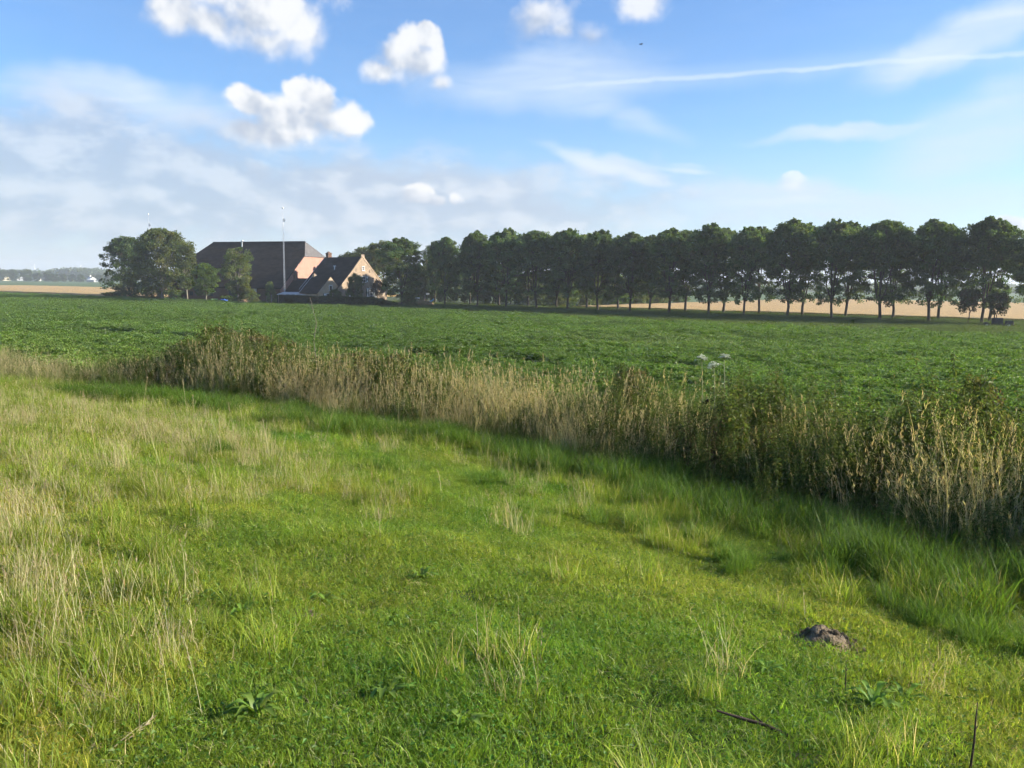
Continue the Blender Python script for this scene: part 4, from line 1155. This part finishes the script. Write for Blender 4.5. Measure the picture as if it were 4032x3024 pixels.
for k in range(8):
    a = Acc()
    t_ = blades(a, 26, .15, .16, .46, .0022, .0040, DRY, (.0, .6), 3, lean0=.1)
    seedheads(a, t_[::4], DRYRED, (.02, .05), .005, 4)
    blades(a, 40, .16, .05, .20, .0025, .004, DRY + GREEN[:1], (.3, 1.2), 2)
    straw.append(a.mesh('straw_clump', M_straw))
tall = []
for k in range(9):
    a = Acc()
    t_ = blades(a, 17, .24, .62, 1.30, .0036, .0060, DRY, (.0, .55), 4, lean0=.10)
    seedheads(a, t_, DRYRED + DRY, (.025, .06), .0055, 11, drop=.17)
    blades(a, 12, .24, .25, .75, .004, .007, DRY, (.3, 1.3), 3)
    blades(a, 60, .27, .25, .80, .004, .008, [(.12, .17, .03), (.15, .19, .04), (.10, .14, .028), (.20, .20, .07)], (.2, 1.0), 3)
    tall.append(a.mesh('tall_grass_clump', M_straw))
lush = []
for k in range(6):
    a = Acc()
    blades(a, 150, .17, .22, .50, .004, .009, [(.105, .185, .026), (.13, .21, .032), (.085, .15, .024)], (.25, 1.05), 3)
    lush.append(a.mesh('lush_clump', M_grass))


def nettle(acc, x, y, H, cols):
    n = int(H / .038); s = np.linspace(.12, 1, n)
    lean = rng.normal(0, .10, 2)
    st = np.stack([x + lean[0] * H * s ** 2, y + lean[1] * H * s ** 2, H * s], 1)
    V, Tt = tube_np([(np.concatenate([[[x, y, 0]], st[::3], st[-1:]]), np.linspace(.004, .0015, len(st[::3]) + 2))], 3)
    acc.add(V, Tt, (.10, .115, .04))
    az = np.where(np.arange(n) % 2 == 0, 0, np.pi / 2) + rng.uniform(0, 6.28)
    az = np.concatenate([az, az + np.pi]) + rng.normal(0, .25, 2 * n)
    P = np.concatenate([st, st]); ln = np.tile(.032 + .062 * np.sin(np.pi * np.clip(s * .95 + .02, 0, 1)), 2) * rng.uniform(.6, 1.2, 2 * n)
    D = np.stack([np.cos(az), np.sin(az), rng.normal(-.35, .35, 2 * n)], 1)
    V, Tt = leaves_np(P, D, np.array([[0, 0, 1.0]]) + rng.normal(0, .3, (2 * n, 3)), ln, ln * .40)
    acc.add(V, Tt, pal(2 * n, cols, .2), 4)


NET = [(.100, .140, .034), (.124, .160, .042), (.080, .118, .028), (.15, .162, .056)]
net = []
for k in range(9):
    a = Acc()
    blades(a, 26, .26, .35, 1.0, .004, .007, [(.20, .20, .07), (.15, .19, .05), (.36, .30, .15)], (.1, .7), 3)
    for j in range(9):
        r = .22 * math.sqrt(rng.uniform()); b = rng.uniform(0, 6.28)
        nettle(a, r * math.cos(b), r * math.sin(b), rng.uniform(.60, 1.45), NET if k < 7 else [(.12, .10, .045), (.10, .09, .04)])
    net.append(a.mesh('nettle_clump', M_weed))

POT = [(.108, .192, .036), (.130, .216, .044), (.088, .164, .031), (.152, .226, .054)]
crop = []
for k in range(10):
    a = Acc(); n = 300
    P = np.stack([rng.uniform(-.55, .55, n), rng.normal(0, .25, n), np.zeros(n)], 1)
    top = .56 - .75 * np.abs(P[:, 1]) ** 1.6 + .09 * vnoise(P[:, 0] * 4 + k * 9, P[:, 1] * 4, k)
    P[:, 2] = np.clip(top, .1, .8) * (1 - .45 * rng.uniform(0, 1, n) ** 2)
    l = rng.uniform(.065, .14, n)
    D = rng.normal(0, 1, (n, 3)) * np.array([1, 1, .45]) + np.array([0, 0, .15])
    V, Tt = leaves_np(P, D, rng.normal(0, .42, (n, 3)) + np.array([0, 0, 1]), l, l * .68, .18)
    a.add(V, Tt, pal(n, POT, .16), 4)
    crop.append(a.mesh('potato_clump', M_crop))


def in_view(x, y, pad=.08, ymin=.5):
    return (y > ymin) & (np.abs(x) < (.6175 + pad) * y + 6.0)


def noise_tint(x, y, base, sc, amt, seed):
    v = vnoise(x * sc, y * sc, seed)[:, None] * amt + vnoise(x * sc * 3.1, y * sc * 3.1, seed + 1)[:, None] * amt * .6
    return np.clip(np.array(base)[None] * (1 + v), .2, 3)


# --- potato crop in rows along the tree rows' direction
rows = np.arange(CROP_Q0, 103, .75)
pts = []
for rq in rows:
    ts = np.arange(-300, 40, .5) + rng.uniform(0, .3); q = rq + rng.normal(0, .05, len(ts)); t = ts + rng.normal(0, .1, len(ts))
    edge = crop_edge(t)
    ok = q < edge
    tr_ = (np.abs(q - track_q(t) - .25 * vnoise(t * .3, q * 0, 8)) < 1.35) & (t < -16.5)
    ok &= ~(tr_ & (rng.uniform(0, 1, len(t)) < .5 + .5 * (vnoise(t * .16, q * 0 + 3, 9) > -.35)))
    ok &= ~((np.abs(q - 58) < .8) & (t < -60) & (t > -120) & (rng.uniform(0, 1, len(t)) < .8))
    x, y = xy(q, t); ok &= in_view(x, y, .06)
    far = np.hypot(x, y) > 95
    ok &= ~far | (rng.uniform(0, 1, len(t)) < .8)
    pts.append(np.stack([x[ok], y[ok], q[ok], t[ok]], 1))
pts = np.concatenate(pts); n = len(pts); x, y = pts[:, 0], pts[:, 1]
sc = np.stack([np.ones(n) * 1.05, np.ones(n) * 1.1, 1.0 + .16 * vnoise(x * .25, y * .25, 21) + .30 * vnoise(x * .9, y * .9, 22) + rng.normal(0, .12, n)], 1)
tint = noise_tint(x, y, (1, 1, 1), .12, .13, 31) * (1 + .08 * rng.normal(0, 1, (n, 1)))
nb = np.exp(-((pts[:, 2] - 18) / 9) ** 2)[:, None]; tint = tint * (1 + nb * np.array([[.30, .16, .0]]))
pale = np.exp(-(((pts[:, 2] - 56) / 6) ** 2) - (((pts[:, 3] + 27) / 8) ** 2))[:, None]
tint = tint * (1 + pale * np.array([[.35, .2, .7]]))
scatter('potato_crop', np.stack([x, y, gz(x, y)], 1), math.atan2(UY, UX) + rng.normal(0, .25, n) + np.pi * rng.integers(0, 2, n), sc, rng.integers(0, 10, n), tint, crop,
        'broad field of dark green potato plants in front of farm and avenue', 'crop')

# --- rough verge under the avenue
vg = []
for k in range(5):
    a = Acc()
    blades(a, 120, .55, .15, .55, .02, .04, [(.075, .115, .03), (.095, .135, .035), (.06, .095, .026)], (.2, .9), 2)
    blades(a, 10, .55, .4, .8, .012, .02, [(.08, .12, .035), (.10, .13, .04)], (.1, .5), 2)
    vg.append(a.mesh('verge_clump', M_grass))
q = rng.uniform(86, 127.6, 48000); t = rng.uniform(-175, 25, 48000); x, y = xy(q, t)
ok = in_view(x, y, .04) & (q > crop_edge(t) + .3)
x, y = x[ok], y[ok]; n = len(x)
scatter('verge_grass', np.stack([x, y, gz(x, y)], 1), rng.uniform(0, 6.28, n), rng.uniform(.7, 1.25, n), rng.integers(0, 5, n), noise_tint(x, y, (1, 1, 1), .2, .15, 41), vg, 'rough grass verge along and under the avenue trees', 'grass')

# --- the near bank
def slant(q, t): return np.where(t < -12, t + 1.5 * (q - 11), t)
def foot(t): return .42 * vnoise(t * .8, np.zeros_like(np.asarray(t, float)), 81) + .22 * vnoise(t * 2.3, np.zeros_like(np.asarray(t, float)), 82) + np.interp(t, [-40, -26, -21, -19.3, -17.5, -13, -8.3, -5.8, -3.4, -1.7, -.5, 2, 9], [7.2, 7.9, 8.8, 9.5, 10.5, 11.5, 11.3, 10.7, 9.6, 8.5, 7.7, 6.8, 6.2])
STRAW_SPOTS = [(60, 1690, 1.7), (260, 1640, 1.6), (380, 1700, 1.5), (520, 1720, 1.4), (760, 1790, .9), (1150, 1860, .6), (1190, 1930, .55), (150, 1850, .9), (260, 2420, .55), (420, 2480, .5), (120, 2560, .5), (640, 2560, .42),
               (300, 2760, .42), (60, 2850, .5), (30, 2640, .5), (150, 2950, .4), (200, 2300, .5), (80, 2150, .6), (560, 2660, .35), (1480, 1960, .4), (330, 1950, .7), (20, 2000, .7), (700, 1980, .6)]
SP = [(hit(a, b), r) for a, b, r in STRAW_SPOTS]


def strawness(x, y):
    v = np.zeros_like(x)
    for P, r in SP: v = np.maximum(v, np.exp(-((x - P[0]) ** 2 + (y - P[1]) ** 2) / (r * r)))
    return v


def scatter_bank(N, q0, q1, t0, t1, dens):
    q = rng.uniform(q0, q1, N); t = rng.uniform(t0, t1, N); x, y = xy(q, t)
    ok = in_view(x, y, .06, .2) & (rng.uniform(0, 1, N) < dens(x, y, q, t))
    return x[ok], y[ok], q[ok], t[ok]


MOLE = hit(3232, 2545)
def clear(x, y): return (np.hypot(x - MOLE[0], (y - MOLE[1] + .05) * .8) > .20)
# short turf
x, y, q, t = scatter_bank(84000, -3.0, 12.0, -34, 13, lambda x, y, q, t: np.clip(1.15 - np.hypot(x, y) / 34, .35, 1) * clear(x, y))
n = len(x); sn = strawness(x, y)
qf = q - foot(t)
hgt = .72 + .30 * vnoise(x * 1.3, y * 1.3, 51) + .3 * sn + np.clip((qf + 2.2) * .4, 0, 1.0) + np.clip((-t - 10) * .03, 0, .4)
dry = np.clip(.5 + .5 * vnoise(x * .9, y * .9, 52) + .35 * vnoise(x * 3, y * 3, 53), 0, 1)[:, None]
lushp = np.clip(vnoise(x * .55 + 7, y * .55, 54) * 1.4 - .1, 0, 1)[:, None]
tint = np.array([[.84, 1.0, .85]]) * (1 - dry) + np.array([[1.28, 1.12, 1.05]]) * dry
tint = tint * (1 + .30 * sn[:, None] * np.array([[1.0, .35, .8]])) * (1 + .13 * rng.normal(0, 1, (n, 1))) * (1 - lushp * np.array([[.18, .05, .1]]))
wide = np.clip(np.hypot(x, y) / 9, 1, 1.8)
scatter('turf', np.stack([x, y, gz(x, y) - .004], 1), rng.uniform(0, 6.28, n), np.stack([wide, wide, hgt], 1) * rng.uniform(.8, 1.15, (n, 1)), rng.integers(0, 12, n), tint, lawn,
        'sunlit short green turf covering the bank in front', 'grass', tilt=rng.normal(0, .06, (n, 2)))
# longer grass
x, y, q, t = scatter_bank(29000, 1.0, 12.5, -34, 13, lambda x, y, q, t: np.clip(.012 + .05 * (vnoise(x * 1.2, y * 1.2, 61) > .35) + .32 * np.clip((q - foot(t) + 2.4) / 2, 0, 1) + .16 * np.clip((-t - 9) / 10, 0, 1) + .2 * strawness(x, y), 0, 1) * clear(x, y))
n = len(x); s_ = rng.uniform(.55, 1.1, n) * (1 + .25 * np.clip((q - 8) / 3, 0, 1))
scatter('long_grass', np.stack([x, y, gz(x, y) - .01], 1), rng.uniform(0, 6.28, n), s_, rng.integers(0, 8, n), noise_tint(x, y, (1.05, 1.0, 1.0), .8, .2, 62), mead, 'longer green grass growing through the turf towards the weeds', 'grass')
# dry straw
x, y, q, t = scatter_bank(33000, .5, 12.0, -34, 13, lambda x, y, q, t: np.clip(.30 * strawness(x, y) ** 1.5 * (.35 + 1.1 * (vnoise(x * 1.6, y * 1.6, 64) > -.15)) + .006 + .03 * np.clip((-t - 4) / 8, 0, 1), 0, 1) * clear(x, y) * np.where(np.hypot(x, y) < 6, .55, 1))
n = len(x)
scatter('dry_straw', np.stack([x, y, gz(x, y) - .01], 1), rng.uniform(0, 6.28, n), rng.uniform(.45, 1.05, n), rng.integers(0, 8, n), noise_tint(x, y, (1.0, 1.0, 1.0), .9, .15, 63), straw, 'bleached dry grass stems in patches on the left of the bank', 'dry grass')

# lush dark-green fringe at the foot of the weeds
x, y, q, t = scatter_bank(19000, 5, 12.8, -19, 13, lambda x, y, q, t: np.clip(.5 - np.abs(q - foot(t) + .5) * .42, .0, 1) * (.4 + .6 * (vnoise(x * .9, y * .9, 66) > 0)))
n = len(x)
scatter('lush_grass', np.stack([x, y, gz(x, y) - .01], 1), rng.uniform(0, 6.28, n), rng.uniform(.6, 1.15, n), rng.integers(0, 6, n), noise_tint(x, y, (1, 1, 1), .7, .15, 67), lush, 'lush long grass at the foot of the weed belt', 'grass')
# tufts standing out of the turf
TU = [hit(a, b) for a, b in [(2460, 2080), (3720, 2470), (2900, 2200), (1880, 1900), (1560, 1850), (3350, 2250), (3880, 2520), (2700, 2130), (860, 1800)]]
x = np.concatenate([P[0] + rng.normal(0, .22, 8) for P in TU]); y = np.concatenate([P[1] + rng.normal(0, .22, 8) for P in TU]); n = len(x)
scatter('grass_tufts', np.stack([x, y, gz(x, y) - .01], 1), rng.uniform(0, 6.28, n), rng.uniform(.35, .62, n), rng.integers(0, 6, n), np.full((n, 3), 1.1), lush, 'bright green tufts of long grass along the turf edge', 'grass')


# --- weed belt: nettles, tall dry grass
def belt_h(t): return np.interp(t, [-40, -24, -21, -18.6, -17.0, -15.2, -13.2, -7, -2, 3, 9], [.34, .42, .55, .78, 1.02, 1.24, 1.02, 1.05, 1.12, 1.16, 1.2])


x, y, q, t = scatter_bank(15000, 5.5, 17.2, -36, 14, lambda x, y, q, t: np.interp(slant(q, t), [-36, -23, -17.5, -15, -11, -7, -4, 9], [.22, .34, .60, .58, .52, .60, .66, .66]) * np.clip((q - foot(t) + .3) / .8, 0, 1) * np.clip(1 + (foot(t) + 4.6 - q) / 1.0, 0, 1))
n = len(x)
scatter('nettles', np.stack([x, y, gz(x, y) - .02], 1), rng.uniform(0, 6.28, n), belt_h(slant(q, t)) * rng.uniform(.45, 1.10, n) * (1 + .28 * vnoise(x * .7, y * .7, 72) + .20 * vnoise(x * 2.1, y * 2.1, 73)) * np.clip(.42 + .34 * (q - foot(t)), .42, 1), np.where(rng.uniform(0, 1, n) < .9, rng.integers(0, 7, n), rng.integers(7, 9, n)), noise_tint(x, y, (1, 1, 1), .5, .2, 71), net, 'dense belt of tall nettles and weeds along the field edge', 'weeds')
x, y, q, t = scatter_bank(16500, 5.3, 16.0, -40, 14, lambda x, y, q, t: np.interp(slant(q, t), [-40, -26, -18.5, -16, -13, -9, -6.5, -5, -3, -1, 0, 1.5, 4, 9], [.55, .60, .40, .40, .90, .90, .50, .20, .16, .30, .50, .60, .6, .5]) * np.clip(1 - np.abs(q - foot(t) - np.interp(t, [-19, -17, -4, -2], [2.4, 1.3, 1.3, 1.1])) * .40, .02, 1) * (q > foot(t) - .25) * (.22 + 1.2 * (vnoise(x * .9, y * .9, 74) > -.05)))
n = len(x)
scatter('tall_dry_grass', np.stack([x, y, gz(x, y) - .02], 1), rng.uniform(0, 6.28, n), np.maximum(belt_h(slant(q, t)), .6) * rng.uniform(.55, 1.30, n) * np.clip(.5 + .36 * (q - foot(t)), .5, 1) * np.interp(slant(q, t), [-17, -14, -7, -5], [.95, 1.1, 1.1, .92]), rng.integers(0, 9, n), noise_tint(x, y, (1.0, .98, .96), .6, .15, 75), tall, 'tall straw-coloured grass with seed heads in the weed belt', 'dry grass', tilt=rng.normal(0, .16, (n, 2)))

# dark shrubs in the belt
bel = [gen_tree(150 + k, 2.1, 1.15, .05, .3, nclump=75, nleaf=52, leaf=.085, trunk_r=.025, pal_=[(.095, .135, .032), (.12, .15, .045), (.14, .13, .05)], gap=.3, clump_r=.2, sprigs=16, name='hedge_shrub') for k in range(2)]
for k, (px, q, h, w, lab) in enumerate([(745, 14.0, 1.4, .95, 'leftmost dark shrub in the weed belt'), (870, 14.0, 1.75, .85, 'tallest dark shrub in the weed belt, left of the tall stalk'), (1000, 14.0, 1.7, .9, 'dark shrub in the weed belt just left of the tall stalk'), (1125, 14.1, 1.5, .9, 'dark shrub under the tall thin stalk'),
                                        (1420, 14.4, 1.5, 1.1, 'bramble shrub in the weed belt right of the tall stalk'), (1560, 14.6, 1.5, .9, 'bramble with reddish tops behind the dry grass'), (2480, 14.5, 1.6, .55, 'big-leaved weed rising behind the dry grass'),
                                        (3880, 14.2, 1.75, .42, 'twiggy brown bush at the right end of the weed belt')]):
    P = hitq(px, q); place_tree('belt_shrub', bel[k % 2], P, k * 1.9, (w, w, h / 2.1), lab, 'shrubs in the weed belt')

# --- individual plants and finds on the bank
P = hitq(1243, 13.2, 1300); top = at(1236, 1172, P[1])
zt = top[2] - P[2]
V, Tt = tube_np([(np.array([(0, 0, 0), (.03, 0, zt * .35), (-.05, 0, zt * .62), (.02, 0, zt * .78), (-.12, 0, zt)]), [.011, .009, .007, .006, .004])], 5)
e = empty('dead_stalk', tuple(P), 0, 'tall thin dead stalk rising above the weeds in front of the hedge', 'stalk')
link('stem', mesh_np('stalk_stem', V, Tt, None, True, M_oldwood), e)
V, Tt = tube_np([(np.array([(-.06, 0, zt * .9), (-.18, .0, zt * .97)]), [.004, .003]), (np.array([(.0, 0, zt * .7), (-.09, .0, zt * .68)]), [.004, .003])], 4); link('side_twig', mesh_np('stalk_twig', V, Tt, None, True, M_oldwood), e)['kind'] = 'stuff'


def umbel_head(parent, base, tip, r, seed):
    rs = np.random.default_rng(seed); paths, P = [], []
    for k in range(22):
        a = rs.uniform(0, 6.28); rr = r * math.sqrt(rs.uniform()); c = tip + np.array([rr * math.cos(a), rr * math.sin(a), -.9 * rr * rr / r + rs.normal(0, .012)])
        paths.append((np.stack([tip - np.array([0, 0, r * .8]), c]), [.003, .002]))
        for j in range(9):
            b = rs.uniform(0, 6.28); s = .028 * math.sqrt(rs.uniform()); P.append(c + np.array([s * math.cos(b), s * math.sin(b), .01 + rs.normal(0, .004)]))
    V, Tt = tube_np(paths, 3); link('rays', mesh_np('umbel_rays', V, Tt, None, False, M_stem), parent)['kind'] = 'stuff'
    P = np.array(P); n = len(P)
    V, Tt = leaves_np(P, rs.normal(0, 1, (n, 3)) * np.array([1, 1, .3]), rs.normal(0, .2, (n, 3)) + np.array([0, 0, 1]), .024, .022)
    return link('flower_head', mesh_np('flower_head', V, Tt, None, False, M_umbel), parent)


for k, (px, py, r, q, lab) in enumerate([(2812, 1428, .105, 13.0, 'pale umbel-flowered hogweed on the thick stem, lowest of the three'), (2764, 1402, .085, 13.3, 'pale umbel-flowered hogweed left of the thick stem'), (2852, 1398, .075, 13.4, 'pale umbel-flowered hogweed right of the thick stem')]):
    d = ray(px, py); kk = q / (d[0] * NX + d[1] * NY); tip = EYE + d * kk
    bx, by = tip[0] + .06, tip[1]; bz = float(gz(bx, by))
    e = empty('hogweed', (bx, by, bz), 0, lab, 'plant', 'hogweed plants in the weed belt')
    tl = tip - np.array([bx, by, bz])
    V, Tt = tube_np([(np.array([(0, 0, -.02), tl * .5 + np.array([.02, 0, 0]), tl - np.array([0, 0, r * .8])]), [.013, .010, .006])], 6); link('stem', mesh_np('hogweed_stem', V, Tt, None, True, M_stem), e)
    umbel_head(e, None, tl, r, 200 + k)
    n = 14; rs = np.random.default_rng(k); a = rs.uniform(0, 6.28, n)
    V, Tt = leaves_np(np.stack([np.zeros(n), np.zeros(n), tl[2] * rs.uniform(.15, .6, n)], 1), np.stack([np.cos(a), np.sin(a), rs.uniform(0, .5, n)], 1), np.tile([[0, 0, 1.0]], (n, 1)), .22, .14)
    ac = Acc(); ac.add(V, Tt, pal(n, NET, .1), 4); link('leaves', ac.mesh('hogweed_leaves', M_weed), e)['kind'] = 'stuff'


# rosettes of broad leaves
def rosette(px, py, n, ln, up, cols, label, seed):
    P = hit(px, py); rs = np.random.default_rng(seed)
    e = empty('leafy_rosette', (P[0], P[1], P[2] + .01), rs.uniform(0, 6), label, 'plant', 'broad-leaved rosettes in the turf')
    for k in range(int(n * 1.7)):
        a = 2.4 * k + rs.normal(0, .2); l = ln * .78 * rs.uniform(.5, 1.15); w = l * rs.uniform(.18, .27); lift = up * rs.uniform(.25, 1.2); ns = 6
        V = []
        for i in range(ns + 1):
            s = i / ns; r = l * s; z = l * lift * math.sin(min(1.0, s * 1.15) * 2.2) * .8 + .004
            ww = w * (math.sin(math.pi * min(1, s * .93 + .07)) ** .7) * (1 + .32 * math.sin(s * 21 + k)) * .5 if 0 < i < ns else .003
            c, d_ = np.array([math.cos(a) * r, math.sin(a) * r, z]), np.array([-math.sin(a), math.cos(a), 0])
            V += [c - d_ * ww + np.array([0, 0, ww * .35]), c, c + d_ * ww + np.array([0, 0, ww * .35])]
        Tt = []
        for i in range(ns):
            for j in (0, 1):
                b = i * 3 + j; Tt += [[b, b + 1, b + 4], [b, b + 4, b + 3]]
        V = np.array(V); me = mesh_np('broad_leaf', V, Tt, np.broadcast_to(pal(1, cols, .12), (len(V), 3)), True, M_rose)
        link('leaf', me, e)


M_rose = foliage_mat('broad_leaves', .42, .025, .5, objvar=.15)
RC = [(.15, .25, .035), (.18, .28, .045)]
rosette(1010, 2830, 13, .17, .7, [(.13, .22, .03), (.16, .25, .035)], 'large dark dock rosette in the lower left turf', 1)
rosette(955, 2430, 9, .14, .6, RC, 'bright dandelion rosette left of the bare earth patch', 2)
rosette(3440, 2800, 12, .17, .75, RC, 'broad leafy rosette between molehill and upright dead stem', 3)
rosette(3560, 2770, 8, .14, .6, RC, 'smaller rosette just right of the broad leafy one', 4)
rosette(1660, 2290, 9, .15, .8, RC, 'upright pale dandelion leaves in the middle turf', 5)
rosette(780, 2370, 8, .12, .7, RC, 'small bright rosette among the left straw', 6)
rosette(1830, 2880, 8, .15, .9, RC, 'upright broad leaves near the bottom edge, middle', 7)
rosette(3940, 2440, 16, .17, 1.1, [(.09, .15, .03), (.12, .17, .04)], 'leafy thistle-like plant at the right edge under the weeds', 8)
rosette(1520, 2760, 8, .15, .7, RC, 'pale-leaved rosette in the lower turf left of centre', 9)
rosette(3020, 2650, 9, .12, .6, RC, 'small bright rosette below the molehill', 10)
rosette(1280, 2380, 7, .15, .6, RC, 'spreading long-leaved rosette by the bare earth patch', 11)

# molehill
mh = empty('molehill', (MOLE[0], MOLE[1], MOLE[2] - .015), .3, 'crumbly brown molehill in the turf at lower right', 'molehill')
bm = bmesh.new(); bmesh.ops.create_icosphere(bm, subdivisions=4, radius=1.0)
for v in bm.verts:
    x, y, z = v.co; k = 1 + .16 * float(vnoise(x * 3 + 5, y * 3 + z * 2, 9)) + .08 * float(vnoise(x * 8, y * 8 + z * 5, 10))
    v.co = Vector((x * .15 * k, y * .13 * k, max(z, -.1) * .12 * k))
bm_obj('heap', bm, M_mole, mh, True)
rs = np.random.default_rng(5); clod = []
for k in range(4):
    b2 = bmesh.new(); bmesh.ops.create_icosphere(b2, subdivisions=1, radius=1.0)
    for v in b2.verts: v.co *= 1 + rs.normal(0, .16)
    me = bpy.data.meshes.new('clod'); b2.to_mesh(me); b2.free(); me.materials.append(M_mole); clod.append(me)
for k in range(240):
    a = rs.uniform(0, 6.28); r = math.sqrt(rs.uniform()) * 1.65; s = rs.uniform(.006, .02)
    o = link('clod', clod[k % 4], mh); o.location = (math.cos(a) * r * .15, math.sin(a) * r * .125, .12 * max(0, 1 - r * r) ** .5 + (.003 if r < 1 else .02)); o.scale = (s, s * rs.uniform(.7, 1.1), s * rs.uniform(.6, 1)); o.rotation_euler = tuple(rs.uniform(0, 6, 3))
# second spoil patches of bare earth
for px, py, rx, lab in ((1175, 2425, .15, 'bare brown earth patch beside the dandelion rosettes'), (3180, 3005, .12, 'crumbled earth patch at the bottom edge below the fallen branch')):
    P = hit(px, py); blob('earth_patch', (P[0], P[1], P[2] - .002), rx, rx * .55, .025, M_mole, lab, 'earth', seed=int(px))

# fallen dark branch
pp = [hit(a, b) for a, b in ((2820, 2845), (2920, 2868), (3010, 2885), (3095, 2915), (3190, 2955))]
pp = np.array([p + np.array([0, 0, .055 - .01 * i]) for i, p in enumerate(pp)])
e = empty('fallen_branch', tuple(pp[0]), 0, 'dark fallen branch lying in the turf at lower right', 'branch')
V, Tt = tube_np([(pp - pp[0], [.004, .008, .0085, .008, .004])], 7); link('limb', mesh_np('branch_limb', V, Tt, None, True, M_twig), e)
V, Tt = tube_np([(np.array([pp[2] - pp[0], pp[2] - pp[0] + np.array([-.05, .06, .03])]), [.004, .002])], 5); link('side_twig', mesh_np('branch_twig', V, Tt, None, True, M_twig), e)
# upright dead stem at the right
b0 = hit(3815, 3060); tp = at(3850, 2765, b0[1] + .02)
e = empty('dead_weed', tuple(b0), 0, 'upright dark dead stem near the bottom right corner', 'stem')
tl = tp - b0
V, Tt = tube_np([(np.array([(0, 0, -.03), tl * .5 + np.array([.004, 0, 0]), tl * .75, tl]), [.0048, .0042, .0032, .0015])], 6); link('stalk', mesh_np('dead_stem_stalk', V, Tt, None, True, M_twig), e)
V, Tt = tube_np([(np.array([tl * .62, tl * .62 + np.array([.012, 0, .02])]), [.003, .0015])], 5); link('bud', mesh_np('dead_stem_bud', V, Tt, None, True, M_twig), e)
b0 = hit(3328, 2740); tp = at(3332, 2600, b0[1])
e = empty('dead_weed', tuple(b0), 0, 'short thin dead stem below the molehill', 'stem')
V, Tt = tube_np([(np.array([(0, 0, -.02), (tp - b0) * .6, tp - b0]), [.003, .0025, .001])], 5); link('stalk', mesh_np('short_stem_stalk', V, Tt, None, True, M_twig), e)
V, Tt = tube_np([(np.array([(tp - b0) * .7, (tp - b0) * .7 + np.array([.01, 0, .015])]), [.002, .001])], 5); link('bud', mesh_np('short_stem_bud', V, Tt, None, True, M_twig), e)

# long single straws that stand out
rs = np.random.default_rng(12)
STRAWS = [(752, 1790, 720, 1500), (768, 1800, 760, 1560), (1170, 1890, 1160, 1705), (1060, 1810, 1035, 1650), (3170, 2450, 3163, 2330), (540, 1800, 580, 1490), (870, 1800, 860, 1620), (1250, 1870, 1330, 1560),
          (360, 2830, 80, 2770), (600, 2840, 300, 2690), (380, 3010, 620, 2915), (1500, 2150, 1490, 2010), (1740, 1960, 1720, 1880), (480, 2610, 240, 2605), (640, 2480, 250, 2465), (680, 2850, 620, 2480), (800, 2830, 720, 2500),
          (380, 1790, 330, 1560), (250, 1740, 240, 1560), (120, 1700, 145, 1480), (640, 1860, 560, 1640), (930, 1780, 900, 1590)]
STRAW_LABELS = ['tallest of two dry stalks sprouting together before the dark shrubs', 'shorter of two dry stalks sprouting together before the dark shrubs', 'broken straw standing alone above the turf before the weed belt',
                'short leaning straw just left of the broken upright straw', 'pale straw standing right behind the molehill', 'dry stalk leaning right in front of the leftmost weeds', 'thin dry stalk between the paired stalks and the broken straw',
                'long arching green-gold stalk leaning right before the weed belt', 'bent straw lying towards the bottom left corner', 'long straw sloping up left in the lower left turf', 'pale kinked straw lying along the bottom edge at left',
                'thin straw standing in the middle of the turf', 'reddish dry stalk at the shaded foot of the weeds', 'short level straw across the left dry patch', 'long level straw across the left dry patch', 'leaning dry stalk in the lower left turf, nearer the corner',
                'leaning dry stalk in the lower left turf, nearer the dock', 'dry stalk in the upper left straw patch, nearest the dark weeds', 'upright dry stalk in the upper left straw patch', 'dry stalk nearest the left edge in the upper straw patch',
                'dry stalk leaning left below the upper left straw patch', 'dry stalk leaning left in front of the dark shrubs']
for k, (xa, ya, xb, yb) in enumerate(STRAWS):
    b0 = hit(xa, ya)
    if yb > ya - 120: tp = hit(xb, yb) + np.array([0, 0, .10])
    else: tp = at(xb, yb, b0[1] + .05)
    tl = tp - b0; s = np.linspace(0, 1, 6)[:, None]; sag = np.array([0, 0, .06 * np.linalg.norm(tl)])
    Pth = tl * s + sag * np.sin(np.pi * s); Pth[0] = (0, 0, -.02)
    dd = np.linalg.norm(b0 - EYE); w = .0009 + .00012 * dd
    e = empty('dry_stalk', tuple(b0), 0, STRAW_LABELS[k], 'stalk', 'single dry stalks standing out of the turf')
    V, Tt = tube_np([(Pth, np.linspace(w, w * .5, 6))], 4); ac = Acc(); ac.add(V, Tt, pal(1, DRY, .1)[0]); link('stem', ac.mesh('stalk_stem', M_rose), e)
    n = 16; V, Tt = leaves_np(Pth[-1] - (tl / np.linalg.norm(tl)) * rs.uniform(0, .15, (n, 1)), tl / np.linalg.norm(tl) + rs.normal(0, .22, (n, 3)), rs.normal(0, 1, (n, 3)), .025 + .001 * dd, .003 + .00022 * dd)
    ac = Acc(); ac.add(V, Tt, pal(n, DRYRED, .1), 4); link('seed_head', ac.mesh('stalk_seed_head', M_rose), e)

# ------------------------------------------------------------------ haze in the air
bm = bmesh.new(); box(bm, -3300, 3300, -3300, 3300, -1.0, 62.0)
mt, N, L = new_mat('air_haze')
out = N.new('ShaderNodeOutputMaterial'); pv = N.new('ShaderNodeVolumePrincipled')
pv.inputs['Color'].default_value = (.86, .93, 1.0, 1); pv.inputs['Density'].default_value = HAZE_DENSITY; pv.inputs['Anisotropy'].default_value = .15
L.new(pv.outputs[0], out.inputs['Volume'])
hz = bm_obj('haze', bm, mt); tag(hz, 'thin pale blue haze in the summer air', 'haze', kind='stuff')
hz.display_type = 'WIRE'
